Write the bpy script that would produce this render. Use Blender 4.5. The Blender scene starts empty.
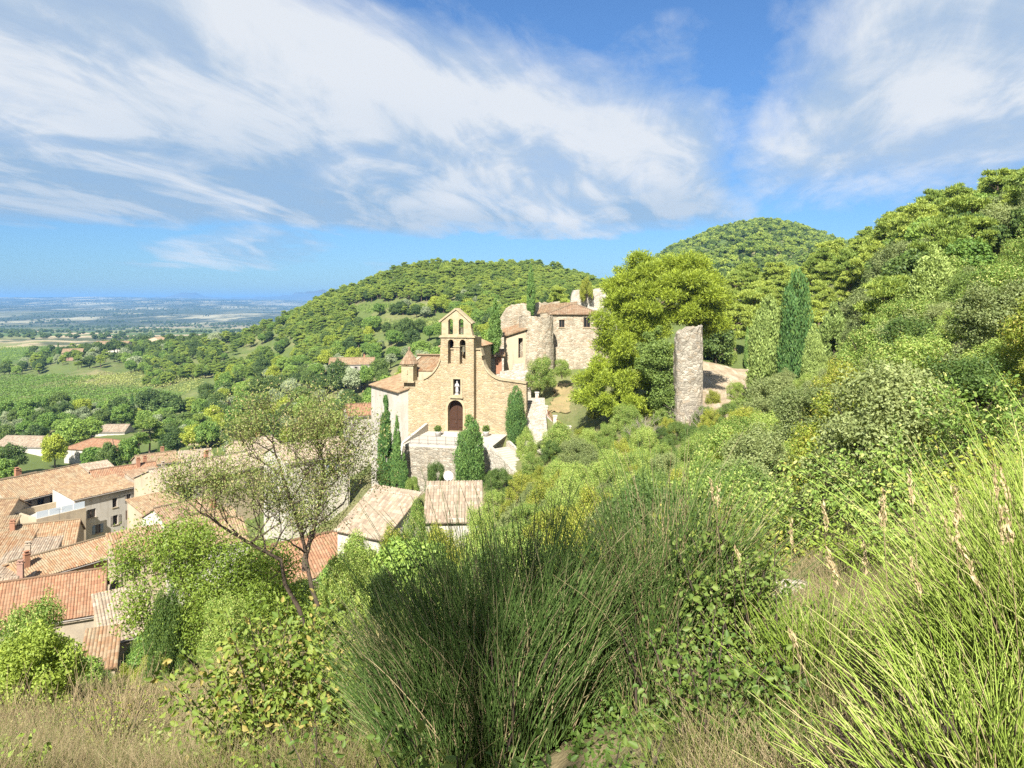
import bpy, bmesh, math, random
import numpy as np
from mathutils import Vector, Matrix
from mathutils.geometry import tessellate_polygon

SC = bpy.context.scene
COL = SC.collection
R = math.radians
F = 731.0          # focal length of the photograph in pixels
PY0 = 300.0        # eye-level row

# ---------------------------------------------------------------- camera, sky, sun, exposure
cam_d = bpy.data.cameras.new('camera')
cam_d.sensor_width = 36.0
cam_d.lens = F / 1024 * 36.0
cam_d.shift_y = -(384 - PY0) / 1024
cam_d.clip_start = 0.05
cam_d.clip_end = 60000
cam = bpy.data.objects.new('camera', cam_d)
COL.objects.link(cam)
cam.rotation_euler = (R(90), 0, 0)
SC.camera = cam

SUN_AZ = 12.0      # degrees to the left of straight behind the camera
SUN_EL = 43.0
SUN = Vector((-math.sin(R(SUN_AZ)) * math.cos(R(SUN_EL)), -math.cos(R(SUN_AZ)) * math.cos(R(SUN_EL)), math.sin(R(SUN_EL))))
sun_d = bpy.data.lights.new('sun', 'SUN')
sun_d.energy = 5.0
sun_d.angle = R(0.53)
sun_d.color = (1.0, 0.945, 0.865)
sun = bpy.data.objects.new('sun', sun_d)
COL.objects.link(sun)
sun.location = (0, 0, 300)
sun.rotation_euler = (-SUN).to_track_quat('-Z', 'Y').to_euler()

SC.view_settings.view_transform = 'Standard'
SC.view_settings.look = 'None'
SC.view_settings.exposure = 1.5
SC.view_settings.gamma = 1.0
SC.view_settings.use_curve_mapping = False
SC.render.engine = 'CYCLES'
SC.cycles.max_bounces = 5
SC.cycles.diffuse_bounces = 3
SC.cycles.glossy_bounces = 2
SC.cycles.transmission_bounces = 3
SC.cycles.transparent_max_bounces = 4
SC.cycles.volume_bounces = 0
SC.cycles.use_denoising = False


class NT:
    """small helper for writing node trees as expressions"""
    def __init__(self, nt):
        self.nt = nt

    def node(self, typ, **kw):
        n = self.nt.nodes.new(typ)
        for k, v in kw.items():
            setattr(n, k, v)
        return n

    def put(self, sock, v):
        if hasattr(v, 'is_output'):
            self.nt.links.new(v, sock)
        elif v is not None:
            if isinstance(v, (tuple, list)) and len(v) == 3 and sock.type == 'RGBA':
                v = (*v, 1)
            sock.default_value = v

    def m(self, op, a, b=None, c=None, clamp=False):
        n = self.node('ShaderNodeMath', operation=op, use_clamp=clamp)
        for i, v in enumerate((a, b, c)):
            if v is not None:
                self.put(n.inputs[i], v)
        return n.outputs[0]

    def vm(self, op, a, b=None):
        n = self.node('ShaderNodeVectorMath', operation=op)
        self.put(n.inputs[0], a)
        if b is not None:
            self.put(n.inputs[3] if op == 'SCALE' else n.inputs[1], b)
        return n.outputs[1] if op in ('DOT_PRODUCT', 'LENGTH') else n.outputs[0]

    def ramp(self, v, lo, hi, a=0.0, b=1.0, smooth=True):
        n = self.node('ShaderNodeMapRange', interpolation_type='SMOOTHSTEP' if smooth else 'LINEAR')
        for i, x in enumerate((v, lo, hi, a, b)):
            self.put(n.inputs[i], x)
        return n.outputs[0]

    def noise(self, vec, scale, detail=4, rough=0.5, dist=0.0, dims='3D', color=False):
        n = self.node('ShaderNodeTexNoise', noise_dimensions=dims)
        if vec is not None:
            self.put(n.inputs['Vector'], vec)
        self.put(n.inputs['Scale'], scale)
        self.put(n.inputs['Detail'], detail)
        self.put(n.inputs['Roughness'], rough)
        self.put(n.inputs['Distortion'], dist)
        return n.outputs['Color' if color else 'Fac']

    def mix(self, f, a, b, blend='MIX'):
        n = self.node('ShaderNodeMix', data_type='RGBA', blend_type=blend)
        self.put(n.inputs[0], f)
        self.put(n.inputs[6], a)
        self.put(n.inputs[7], b)
        return n.outputs[2]

    def xyz(self, v):
        n = self.node('ShaderNodeSeparateXYZ')
        self.put(n.inputs[0], v)
        return n.outputs[0], n.outputs[1], n.outputs[2]

    def cxyz(self, x, y, z):
        n = self.node('ShaderNodeCombineXYZ')
        for i, v in enumerate((x, y, z)):
            self.put(n.inputs[i], v)
        return n.outputs[0]


def make_world():
    w = bpy.data.worlds.new('World')
    SC.world = w
    w.use_nodes = True
    w.node_tree.nodes.clear()
    t = NT(w.node_tree)
    sky = t.node('ShaderNodeTexSky', sky_type='NISHITA')
    sky.sun_disc = False
    sky.sun_elevation = R(SUN_EL)
    sky.sun_rotation = R(180 + SUN_AZ)
    sky.air_density = 1.0
    sky.dust_density = 0.3
    sky.ozone_density = 2.5
    hsv = t.node('ShaderNodeHueSaturation')
    hsv.inputs['Saturation'].default_value = 1.02
    t.put(hsv.inputs['Color'], sky.outputs[0])
    d = t.node('ShaderNodeTexCoord').outputs['Generated']
    x, y, z = t.xyz(d)
    # clear, dry air: the sky stays blue down to the horizon
    blue = t.mix(1.0, hsv.outputs[0], t.mix(t.ramp(z, 0.0, 0.36, smooth=False), SKY_LO, SKY_HI), 'MULTIPLY')
    az0 = t.m('MULTIPLY', t.m('ARCTAN2', x, y), 57.2958)
    el0 = t.m('MULTIPLY', t.m('ARCSINE', z), 57.2958)
    # cloud-deck coordinates
    zz = t.m('ADD', t.m('MAXIMUM', z, 0.0), 0.16)
    px, py = t.m('DIVIDE', x, zz), t.m('DIVIDE', y, zz)
    # the wind has drawn the cloud out along lines that run away to the right of centre
    ql = t.m('ADD', t.m('MULTIPLY', px, 0.28), t.m('MULTIPLY', py, 0.96))
    qs = t.m('SUBTRACT', t.m('MULTIPLY', px, 0.96), t.m('MULTIPLY', py, 0.28))
    def streak(fl, fs, seed, detail, rough, dist):
        return t.noise(t.cxyz(t.m('MULTIPLY', ql, fl), t.m('MULTIPLY', qs, fs), seed), 1.0, detail, rough, dist)
    st = streak(0.8, 1.5, 1.7, 7, 0.55, 1.0)
    st2 = streak(1.7, 3.6, 5.2, 8, 0.6, 0.9)
    fine = streak(6.0, 10.0, 4.2, 8, 0.65, 0.8)
    big = streak(0.55, 0.9, 9.0, 3, 0.5, 0.3)
    wx = streak(1.0, 2.0, 12.0, 7, 0.6, 0.6)
    wy = streak(1.0, 2.0, 33.0, 7, 0.6, 0.6)
    az = t.m('ADD', az0, t.m('MULTIPLY', t.m('SUBTRACT', wx, 0.5), 8.0))
    el = t.m('ADD', el0, t.m('MULTIPLY', t.m('SUBTRACT', wy, 0.5), 3.2))
    top = t.m('SUBTRACT', t.m('SUBTRACT', 23.4, t.m('MULTIPLY', t.m('ADD', az, 12.5), 0.25)), el)
    m1 = t.m('MULTIPLY', t.ramp(top, -3.0, 5.0), t.ramp(el, 4.6, 6.2))
    m1 = t.m('MULTIPLY', m1, t.ramp(az, 20.5, 14.0))
    dl = t.m('SUBTRACT', t.m('SUBTRACT', az, 14.6), t.m('MULTIPLY', t.m('SUBTRACT', el, 8.0), 0.42))
    m2 = t.m('MULTIPLY', t.ramp(dl, -3.0, 8.0), t.ramp(el, 5.2, 10.5))
    def blob(a, e, ra, re, k):
        q = t.m('ADD', t.m('POWER', t.m('DIVIDE', t.m('SUBTRACT', az, a), ra), 2.0),
                t.m('POWER', t.m('DIVIDE', t.m('SUBTRACT', el, e), re), 2.0))
        return t.m('MULTIPLY', t.ramp(q, 1.5, 0.0), k)
    m = t.m('MAXIMUM', m1, m2)
    for b in ((-20.0, 3.9, 5.5, 1.7, 0.66), (-27.0, 2.5, 4.0, 0.5, 0.3), (-8.5, 2.4, 3.4, 0.9, 0.42), (4.0, 5.6, 15.0, 0.8, 0.8), (10.0, 9.5, 8.0, 2.5, 0.75), (10.5, 16.5, 7.0, 5.0, 0.42)):
        m = t.m('MAXIMUM', m, blob(*b))
    # wispy structure
    tex = t.m('ADD', t.m('MULTIPLY', t.m('SUBTRACT', st, 0.5), 1.5), t.m('MULTIPLY', t.m('SUBTRACT', st2, 0.5), 0.7))
    tex = t.m('ADD', tex, t.m('MULTIPLY', t.m('SUBTRACT', fine, 0.5), 0.6))
    edge = t.m('ADD', 0.62, t.m('MULTIPLY', t.m('SUBTRACT', 1.0, m), 0.9))
    dens = t.m('ADD', t.m('MULTIPLY', m, 1.1), t.m('MULTIPLY', tex, t.m('MULTIPLY', t.ramp(m, 0.0, 0.3), edge)))
    dens = t.ramp(dens, 0.10, 1.12, 0.0, 0.97, smooth=False)
    # thicker bands are greyer (they are lit from above and behind)
    lower = t.ramp(el, 17.0, 6.0)
    grey = t.m('ADD', t.ramp(t.m('ADD', t.m('MULTIPLY', st, 0.6), t.m('MULTIPLY', st2, 0.4)), 0.56, 0.40, 0.0, 0.7), t.m('MULTIPLY', t.ramp(big, 0.36, 0.56), t.m('MULTIPLY', lower, 0.55)), clamp=True)
    ccol = t.mix(grey, CLOUD_W, CLOUD_G)
    bg = t.node('ShaderNodeBackground')
    bg.inputs[1].default_value = SKY_K
    cl = t.node('ShaderNodeBackground')
    cl.inputs[1].default_value = 1.0
    t.put(bg.inputs[0], blue)
    t.put(cl.inputs[0], ccol)
    mx = t.node('ShaderNodeMixShader')
    t.put(mx.inputs[0], dens)
    t.put(mx.inputs[1], bg.outputs[0])
    t.put(mx.inputs[2], cl.outputs[0])
    out = t.node('ShaderNodeOutputWorld')
    t.put(out.inputs[0], mx.outputs[0])


SKY_K = 0.10
SKY_LO = (0.185, 0.29, 0.43)
SKY_HI = (0.29, 0.41, 0.535)
CLOUD_W = (0.29, 0.303, 0.32)
CLOUD_G = (0.13, 0.185, 0.25)
make_world()


# ---------------------------------------------------------------- helpers
def at(px, py, Y):
    """point at depth Y that stands at this pixel of the photograph"""
    return Vector(((px - 512) / F * Y, Y, (PY0 - py) / F * Y))


def tag(o, label=None, cat=None, group=None, kind=None):
    for k, v in (('label', label), ('category', cat), ('group', group), ('kind', kind)):
        if v:
            o[k] = v
    return o


def link(name, data, parent=None, loc=(0, 0, 0), rz=0.0, scale=None):
    o = bpy.data.objects.new(name, data)
    COL.objects.link(o)
    o.location = loc
    o.rotation_euler = (0, 0, rz)
    if scale is not None:
        o.scale = scale if hasattr(scale, '__len__') else (scale,) * 3
    if parent is not None:
        o.parent = parent
    return o


def thing(name, label, cat, loc=(0, 0, 0), rz=0.0, group=None, scale=None):
    o = link(name, None, None, loc, rz, scale)
    o.empty_display_size = 0.2
    return tag(o, label, cat, group)


class MB:
    """collects polygons for one mesh; every corner may carry a uv"""
    def __init__(self):
        self.v, self.f, self.uv, self.mi, self.sm = [], [], [], [], []

    def poly(self, pts, uvs=None, mi=0, smooth=False):
        n = len(self.v)
        self.v.extend([tuple(p) for p in pts])
        self.f.append(tuple(range(n, n + len(pts))))
        self.uv.append(uvs or [(0, 0)] * len(pts))
        self.mi.append(mi)
        self.sm.append(smooth)

    def grid(self, P, UV=None, closed=False, mi=0, smooth=True, flip=False):
        """P[i][j] points"""
        n = len(self.v)
        I, J = len(P), len(P[0])
        for row in P:
            self.v.extend([tuple(p) for p in row])
        for i in range(I - 1):
            for j in range(J if closed else J - 1):
                k = (j + 1) % J
                q = [n + i * J + j, n + i * J + k, n + (i + 1) * J + k, n + (i + 1) * J + j]
                u = [UV[i][j], UV[i][k], UV[i + 1][k], UV[i + 1][j]] if UV else [(0, 0)] * 4
                if flip:
                    q, u = q[::-1], u[::-1]
                self.f.append(tuple(q))
                self.uv.append(u)
                self.mi.append(mi)
                self.sm.append(smooth)

    def box(self, c, s, rz=0.0, taper=1.0, mi=0):
        """box with base centre c and size s"""
        ca, sa = math.cos(rz), math.sin(rz)
        q = []
        for z, k in ((0, 1.0), (s[2], taper)):
            for a, b in ((-1, -1), (1, -1), (1, 1), (-1, 1)):
                x, y = a * s[0] / 2 * k, b * s[1] / 2 * k
                q.append((c[0] + x * ca - y * sa, c[1] + x * sa + y * ca, c[2] + z))
        for f in ((3, 2, 1, 0), (4, 5, 6, 7), (0, 1, 5, 4), (1, 2, 6, 5), (2, 3, 7, 6), (3, 0, 4, 7)):
            self.poly([q[i] for i in f], mi=mi)

    def tube(self, pts, radii, n=6, cap=True, mi=0):
        rings = []
        pts = [Vector(p) for p in pts]
        for i, p in enumerate(pts):
            d = (pts[min(i + 1, len(pts) - 1)] - pts[max(i - 1, 0)]).normalized()
            a = d.orthogonal().normalized() if abs(d.z) > 0.9 else d.cross(Vector((0, 0, 1))).normalized()
            b = d.cross(a)
            r = radii[i] if hasattr(radii, '__len__') else radii
            rings.append([p + (a * math.cos(2 * math.pi * k / n) + b * math.sin(2 * math.pi * k / n)) * r for k in range(n)])
        self.grid(rings, closed=True, mi=mi, flip=True)
        if cap:
            self.poly(rings[-1][::-1], mi=mi)
            self.poly(rings[0], mi=mi)

    def lathe(self, c, prof, n=16, mi=0, squash=(1, 1)):
        rings = [[(c[0] + r * math.cos(2 * math.pi * k / n) * squash[0], c[1] + r * math.sin(2 * math.pi * k / n) * squash[1], c[2] + z) for k in range(n)] for r, z in prof]
        self.grid(rings, closed=True, mi=mi)

    def plate(self, o, xd, outline, holes=(), th=0.3, mi=0):
        """upright plate: outline and holes in (u, z) from origin o along xd; its front looks to xd turned -90 degrees"""
        xd = Vector((xd[0], xd[1], 0)).normalized()
        nrm = Vector((xd.y, -xd.x, 0))
        o = Vector(o)
        loops = [list(outline)] + [list(h) for h in holes]
        flat = [p for l in loops for p in l]
        fr = [o + xd * u + Vector((0, 0, z)) for u, z in flat]
        bk = [p - nrm * th for p in fr]
        tris = tessellate_polygon([[Vector((u, z, 0)) for u, z in l] for l in loops])
        for t in tris:
            a, b, c = (flat[i] for i in t)
            cr = (b[0] - a[0]) * (c[1] - a[1]) - (b[1] - a[1]) * (c[0] - a[0])
            if abs(cr) < 1e-9:
                continue
            t = t if cr > 0 else t[::-1]
            self.poly([fr[i] for i in t], [flat[i] for i in t], mi)
            self.poly([bk[i] for i in t[::-1]], [flat[i] for i in t[::-1]], mi)
        k = 0
        for li, l in enumerate(loops):
            n = len(l)
            area = sum(l[i][0] * l[(i + 1) % n][1] - l[(i + 1) % n][0] * l[i][1] for i in range(n))
            for i in range(n):
                j = (i + 1) % n
                q = [fr[k + i], bk[k + i], bk[k + j], fr[k + j]]
                if (area > 0) != (li == 0):
                    q = q[::-1]
                self.poly(q, [l[i], (l[i][0] + th, l[i][1]), (l[j][0] + th, l[j][1]), l[j]], mi)
            k += n

    def data(self, name, mats):
        me = bpy.data.meshes.new(name)
        me.from_pydata(self.v, [], self.f)
        uv = me.uv_layers.new(name='uv')
        uv.data.foreach_set('uv', np.array([c for u in self.uv for p in u for c in p], dtype=np.float32))
        me.polygons.foreach_set('material_index', np.array(self.mi, dtype=np.int32))
        me.polygons.foreach_set('use_smooth', np.array(self.sm, dtype=bool))
        for m in (mats if isinstance(mats, (list, tuple)) else [mats]):
            me.materials.append(m)
        me.update()
        return me

    def build(self, name, mats, parent=None, loc=(0, 0, 0), rz=0.0):
        return link(name, self.data(name, mats), parent, loc, rz)


def raw_mesh(name, V, Q, mats, mi=None, smooth=False):
    """mesh from numpy arrays; Q is (n, k) with k corners a face"""
    me = bpy.data.meshes.new(name)
    n, k = Q.shape
    me.vertices.add(len(V))
    me.vertices.foreach_set('co', np.ascontiguousarray(V, dtype=np.float32).ravel())
    me.loops.add(n * k)
    me.loops.foreach_set('vertex_index', np.ascontiguousarray(Q, dtype=np.int32).ravel())
    me.polygons.add(n)
    me.polygons.foreach_set('loop_start', np.arange(0, n * k, k, dtype=np.int32))
    if mi is not None:
        me.polygons.foreach_set('material_index', np.asarray(mi, dtype=np.int32))
    if smooth:
        me.polygons.foreach_set('use_smooth', np.ones(n, dtype=bool))
    for m in (mats if isinstance(mats, (list, tuple)) else [mats]):
        me.materials.append(m)
    me.update(calc_edges=True)
    return me


# ---------------------------------------------------------------- materials
def material(name):
    m = bpy.data.materials.new(name)
    m.use_nodes = True
    m.node_tree.nodes.clear()
    t = NT(m.node_tree)
    return m, t


def finish(t, col, rough=0.85, bump=None, spec=0.25, strength=0.4, dist=0.02):
    p = t.node('ShaderNodeBsdfPrincipled')
    t.put(p.inputs['Base Color'], col)
    t.put(p.inputs['Roughness'], rough)
    p.inputs['Specular IOR Level'].default_value = spec
    if bump is not None:
        b = t.node('ShaderNodeBump')
        b.inputs['Strength'].default_value = strength
        b.inputs['Distance'].default_value = dist
        t.put(b.inputs['Height'], bump)
        t.put(p.inputs['Normal'], b.outputs[0])
    o = t.node('ShaderNodeOutputMaterial')
    t.put(o.inputs[0], p.outputs[0])


def mat_leaf(name, a, b, c=None, trans=0.35, island=0.75, rough=0.55):
    """leaf colours run from a to b; single leaves, clumps and whole plants differ; c is the tone of some odd leaves"""
    m, t = material(name)
    g = t.node('ShaderNodeNewGeometry')
    oi = t.node('ShaderNodeObjectInfo')
    tc = t.node('ShaderNodeTexCoord')
    n = t.noise(tc.outputs['Object'], 0.9, 3, 0.6)
    f = t.m('ADD', t.m('MULTIPLY', g.outputs['Random Per Island'], island), t.m('MULTIPLY', t.m('SUBTRACT', n, 0.5), 1.1))
    f = t.m('ADD', f, t.m('MULTIPLY', t.m('SUBTRACT', oi.outputs['Random'], 0.5), 0.6), clamp=True)
    col = t.mix(f, a, b)
    if c:
        odd = t.m('GREATER_THAN', t.m('FRACT', t.m('MULTIPLY', g.outputs['Random Per Island'], 17.3)), 0.86)
        col = t.mix(odd, col, c)
    p = t.node('ShaderNodeBsdfPrincipled')
    t.put(p.inputs['Base Color'], col)
    p.inputs['Roughness'].default_value = rough
    p.inputs['Specular IOR Level'].default_value = 0.3
    tr = t.node('ShaderNodeBsdfTranslucent')
    t.put(tr.inputs[0], t.mix(1.0, col, (1.25, 1.15, 0.55), 'MULTIPLY'))
    mx = t.node('ShaderNodeMixShader')
    mx.inputs[0].default_value = trans
    t.put(mx.inputs[1], p.outputs[0])
    t.put(mx.inputs[2], tr.outputs[0])
    o = t.node('ShaderNodeOutputMaterial')
    t.put(o.inputs[0], mx.outputs[0])
    return m


def mat_plain(name, a, b=None, scale=3.0, rough=0.8, bump=0.3, spec=0.2):
    m, t = material(name)
    v = t.node('ShaderNodeTexCoord').outputs['Object']
    n = t.noise(v, scale, 6, 0.65)
    col = t.mix(t.ramp(n, 0.3, 0.7), a, b or tuple(x * 0.7 for x in a))
    finish(t, col, rough, n if bump else None, spec, bump or 0)
    return m


def mat_stone(name, light, dark, mortar, size=0.35, warm=None, relief=0.6):
    """rubble masonry: stones of their own tone in a paler mortar, with weathering"""
    m, t = material(name)
    v = t.node('ShaderNodeTexCoord').outputs['Object']
    w = t.vm('ADD', v, t.vm('SCALE', t.vm('SUBTRACT', t.noise(v, 2.2, 3, color=True), (0.5, 0.5, 0.5)), 0.22))
    sc = t.vm('MULTIPLY', w, (1 / size, 1 / size, 1.65 / size))
    vo = t.node('ShaderNodeTexVoronoi', feature='F1')
    t.put(vo.inputs['Vector'], sc)
    vo.inputs['Scale'].default_value = 1.0
    ve = t.node('ShaderNodeTexVoronoi', feature='DISTANCE_TO_EDGE')
    t.put(ve.inputs['Vector'], sc)
    ve.inputs['Scale'].default_value = 1.0
    r, g_, b_ = t.xyz(vo.outputs['Color'])
    col = t.mix(r, light, dark)
    if warm:
        col = t.mix(t.m('MULTIPLY', t.ramp(g_, 0.55, 0.9), 0.8), col, warm)
    edge = t.ramp(ve.outputs[0], 0.02, 0.12)
    col = t.mix(edge, mortar, col)
    n = t.noise(v, 0.55, 6, 0.65)
    col = t.mix(t.ramp(n, 0.42, 0.75, 0.0, 0.5), col, tuple(x * 0.55 for x in dark))
    sk = t.noise(t.vm('MULTIPLY', v, (1.0, 1.0, 0.12)), 1.3, 6, 0.65)
    col = t.mix(t.ramp(sk, 0.5, 0.75, 0.0, 0.55), col, tuple(x * q for x, q in zip(dark, (1.05, .85, .62))))
    pt = t.noise(v, 0.9, 4, 0.6)
    col = t.mix(t.ramp(pt, 0.55, 0.7, 0.0, 0.35), col, tuple(min(1, x * 1.3) for x in light))
    n2 = t.noise(v, 7.0, 5, 0.7)
    col = t.mix(t.ramp(n2, 0.3, 0.75, 0.0, 0.35), col, tuple(min(1, x * 1.25) for x in light))
    h = t.m('ADD', t.m('MULTIPLY', edge, 0.7), t.m('MULTIPLY', n2, 0.5))
    finish(t, col, 0.92, h, 0.15, relief, 0.06)
    return m


def mat_render(name, a, b, stain, scale=0.5):
    """lime render with rain stains and patches"""
    m, t = material(name)
    v = t.node('ShaderNodeTexCoord').outputs['Object']
    n = t.noise(v, scale, 6, 0.65)
    col = t.mix(t.ramp(n, 0.35, 0.7), a, b)
    s = t.noise(t.vm('MULTIPLY', v, (1.0, 1.0, 0.16)), 1.6, 5, 0.6)
    col = t.mix(t.ramp(s, 0.5, 0.78, 0.0, 0.75), col, stain)
    n2 = t.noise(v, 6.0, 5, 0.7)
    col = t.mix(t.ramp(n2, 0.35, 0.8, 0.0, 0.4), col, stain)
    finish(t, col, 0.92, n2, 0.15, 0.4, 0.03)
    return m


def mat_tiles(name, cols, lichen, amount=0.5):
    """canal tiles laid in courses; every tile has its own fired colour, lichen grows over in patches"""
    m, t = material(name)
    uv = t.node('ShaderNodeTexCoord').outputs['UV']
    u, v, _ = t.xyz(uv)
    fu, fv = t.m('FLOOR', t.m('DIVIDE', u, TILE_W)), t.m('FLOOR', t.m('DIVIDE', v, 0.42))
    wn = t.node('ShaderNodeTexWhiteNoise', noise_dimensions='2D')
    t.put(wn.inputs['Vector'], t.cxyz(fu, fv, 0))
    rmp = t.node('ShaderNodeValToRGB')
    t.put(rmp.inputs[0], wn.outputs[0])
    el = rmp.color_ramp.elements
    for i, c in enumerate(cols):
        e = el[i] if i < 2 else el.new(0.5)
        e.color = (*c, 1)
    for i, e in enumerate(el):
        e.position = i / (len(cols) - 1)
    fr = t.m('FRACT', t.m('DIVIDE', v, 0.42))
    gap = t.ramp(fr, 0.0, 0.12)
    o = t.node('ShaderNodeTexCoord').outputs['Object']
    n = t.noise(o, 0.7, 6, 0.7)
    col = t.mix(t.ramp(n, 0.62 - amount * 0.3, 0.8 - amount * 0.2, 0, 0.85), rmp.outputs[0], lichen)
    n2 = t.noise(o, 9.0, 4, 0.7)
    col = t.mix(t.ramp(n2, 0.45, 0.8, 0.0, 0.5), col, tuple(x * 0.45 for x in lichen))
    wn2 = t.node('ShaderNodeTexWhiteNoise', noise_dimensions='1D')
    t.put(wn2.inputs['W'], fu)
    col = t.mix(t.m('MULTIPLY', t.ramp(gap, 1.0, 0.0), 0.55), col, tuple(x * 0.35 for x in lichen))
    col = t.mix(t.m('MULTIPLY', wn2.outputs[0], 0.28), col, tuple(x * 0.5 for x in lichen))
    finish(t, col, 0.9, t.m('ADD', gap, t.m('MULTIPLY', n2, 0.4)), 0.15, 0.6, 0.03)
    return m


TILE_W = 0.26
M = {}
M['stone_church'] = mat_stone('church_masonry', (0.37, 0.305, 0.20), (0.225, 0.175, 0.105), (0.34, 0.28, 0.185), 0.42, (0.31, 0.22, 0.115), 0.9)
M['ashlar'] = mat_stone('dressed_limestone', (0.343, 0.289, 0.186), (0.275, 0.22, 0.13), (0.329, 0.275, 0.186), 0.7, relief=0.25)
M['stone_castle'] = mat_stone('castle_rubble', (0.42, 0.375, 0.285), (0.165, 0.135, 0.09), (0.33, 0.29, 0.22), 0.46, (0.255, 0.175, 0.105), 1.0)
M['stone_pale'] = mat_stone('pale_rubble', (0.45, 0.42, 0.355), (0.25, 0.22, 0.17), (0.38, 0.35, 0.29), 0.42, None, 0.9)
M['stone_grey'] = mat_stone('weathered_rubble', (0.37, 0.34, 0.275), (0.125, 0.11, 0.085), (0.27, 0.24, 0.19), 0.42, (0.23, 0.18, 0.12), 1.0)
M['white_render'] = mat_render('whitewashed_render', (0.46, 0.435, 0.385), (0.40, 0.37, 0.31), (0.25, 0.22, 0.17))
M['cream_render'] = mat_render('cream_render', (0.412, 0.343, 0.24), (0.343, 0.282, 0.192), (0.226, 0.186, 0.137))
M['beige_render'] = mat_render('beige_render', (0.357, 0.302, 0.226), (0.302, 0.254, 0.192), (0.165, 0.137, 0.11))
M['orange_render'] = mat_render('ochre_orange_render', (0.406, 0.226, 0.109), (0.351, 0.195, 0.101), (0.281, 0.179, 0.109))
M['pink_render'] = mat_render('faded_pink_render', (0.328, 0.203, 0.148), (0.281, 0.172, 0.133), (0.187, 0.125, 0.101))
M['tile_tan'] = mat_tiles('tan_canal_tiles', [(0.25, 0.165, 0.095), (0.31, 0.225, 0.14), (0.20, 0.12, 0.07), (0.28, 0.19, 0.105)], (0.26, 0.22, 0.145), 0.55)
M['tile_brown'] = mat_tiles('brown_canal_tiles', [(0.24, 0.155, 0.095), (0.29, 0.21, 0.14), (0.19, 0.115, 0.07), (0.26, 0.175, 0.11)], (0.26, 0.215, 0.145), 0.45)
M['tile_red'] = mat_tiles('red_canal_tiles', [(0.275, 0.135, 0.075), (0.23, 0.115, 0.065), (0.31, 0.185, 0.11), (0.25, 0.13, 0.075)], (0.26, 0.20, 0.13), 0.4)
M['tile_orange'] = mat_tiles('orange_canal_tiles', [(0.28, 0.165, 0.085), (0.32, 0.22, 0.13), (0.23, 0.125, 0.065), (0.30, 0.21, 0.13)], (0.28, 0.235, 0.155), 0.5)
M['tile_grey'] = mat_tiles('weathered_canal_tiles', [(0.29, 0.23, 0.165), (0.37, 0.31, 0.235), (0.22, 0.165, 0.12), (0.33, 0.25, 0.175)], (0.30, 0.27, 0.205), 0.5)
M['wood_dark'] = mat_plain('dark_door_wood', (0.0585, 0.0273, 0.0156), (0.039, 0.0195, 0.0117), 8)
M['wood_frame'] = mat_plain('window_frame_wood', (0.172, 0.117, 0.078), (0.125, 0.0858, 0.0624), 9)
M['shutter_blue'] = mat_plain('faded_blue_shutter', (0.156, 0.211, 0.281), (0.203, 0.242, 0.296), 6)
M['shutter_grey'] = mat_plain('grey_shutter', (0.257, 0.234, 0.203), (0.211, 0.187, 0.164), 6)
M['iron'] = mat_plain('iron', (0.078, 0.078, 0.0819), (0.109, 0.101, 0.0936), 9, 0.6, 0.1)
M['bronze'] = mat_plain('bronze', (0.0936, 0.078, 0.0468), (0.0702, 0.0702, 0.0468), 9, 0.5, 0.1)
M['marble'] = mat_plain('pale_stone_statue', (0.484, 0.468, 0.452), (0.406, 0.39, 0.374), 6)
M['white_paint'] = mat_plain('white_paint', (0.608, 0.608, 0.593), (0.546, 0.546, 0.53), 5)
M['paving'] = mat_plain('pale_paving', (0.426, 0.398, 0.336), (0.357, 0.323, 0.268), 1.4, 0.9)
M['clay'] = mat_plain('terracotta', (0.312, 0.156, 0.0936), (0.257, 0.133, 0.078), 5)
M['bark'] = mat_plain('bark', (0.0858, 0.0663, 0.0468), (0.0468, 0.0351, 0.0273), 6, 0.95, 0.8)
M['bark_pine'] = mat_plain('pine_bark', (0.156, 0.117, 0.0858), (0.0936, 0.0663, 0.0468), 5, 0.95, 0.8)
M['dead_wood'] = mat_plain('bleached_dead_wood', (0.281, 0.25, 0.211), (0.203, 0.172, 0.14), 7, 0.95, 0.4)


def mat_glass():
    m, t = material('window_glass')
    finish(t, (0.014, 0.0156, 0.0172), 0.12, None, 0.5)
    return m


M['glass'] = mat_glass()


def mat_railglass():
    m, t = material('frosted_glass_panel')
    finish(t, (0.484, 0.546, 0.593), 0.2, None, 0.5)
    return m


M['rail_glass'] = mat_railglass()

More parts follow.
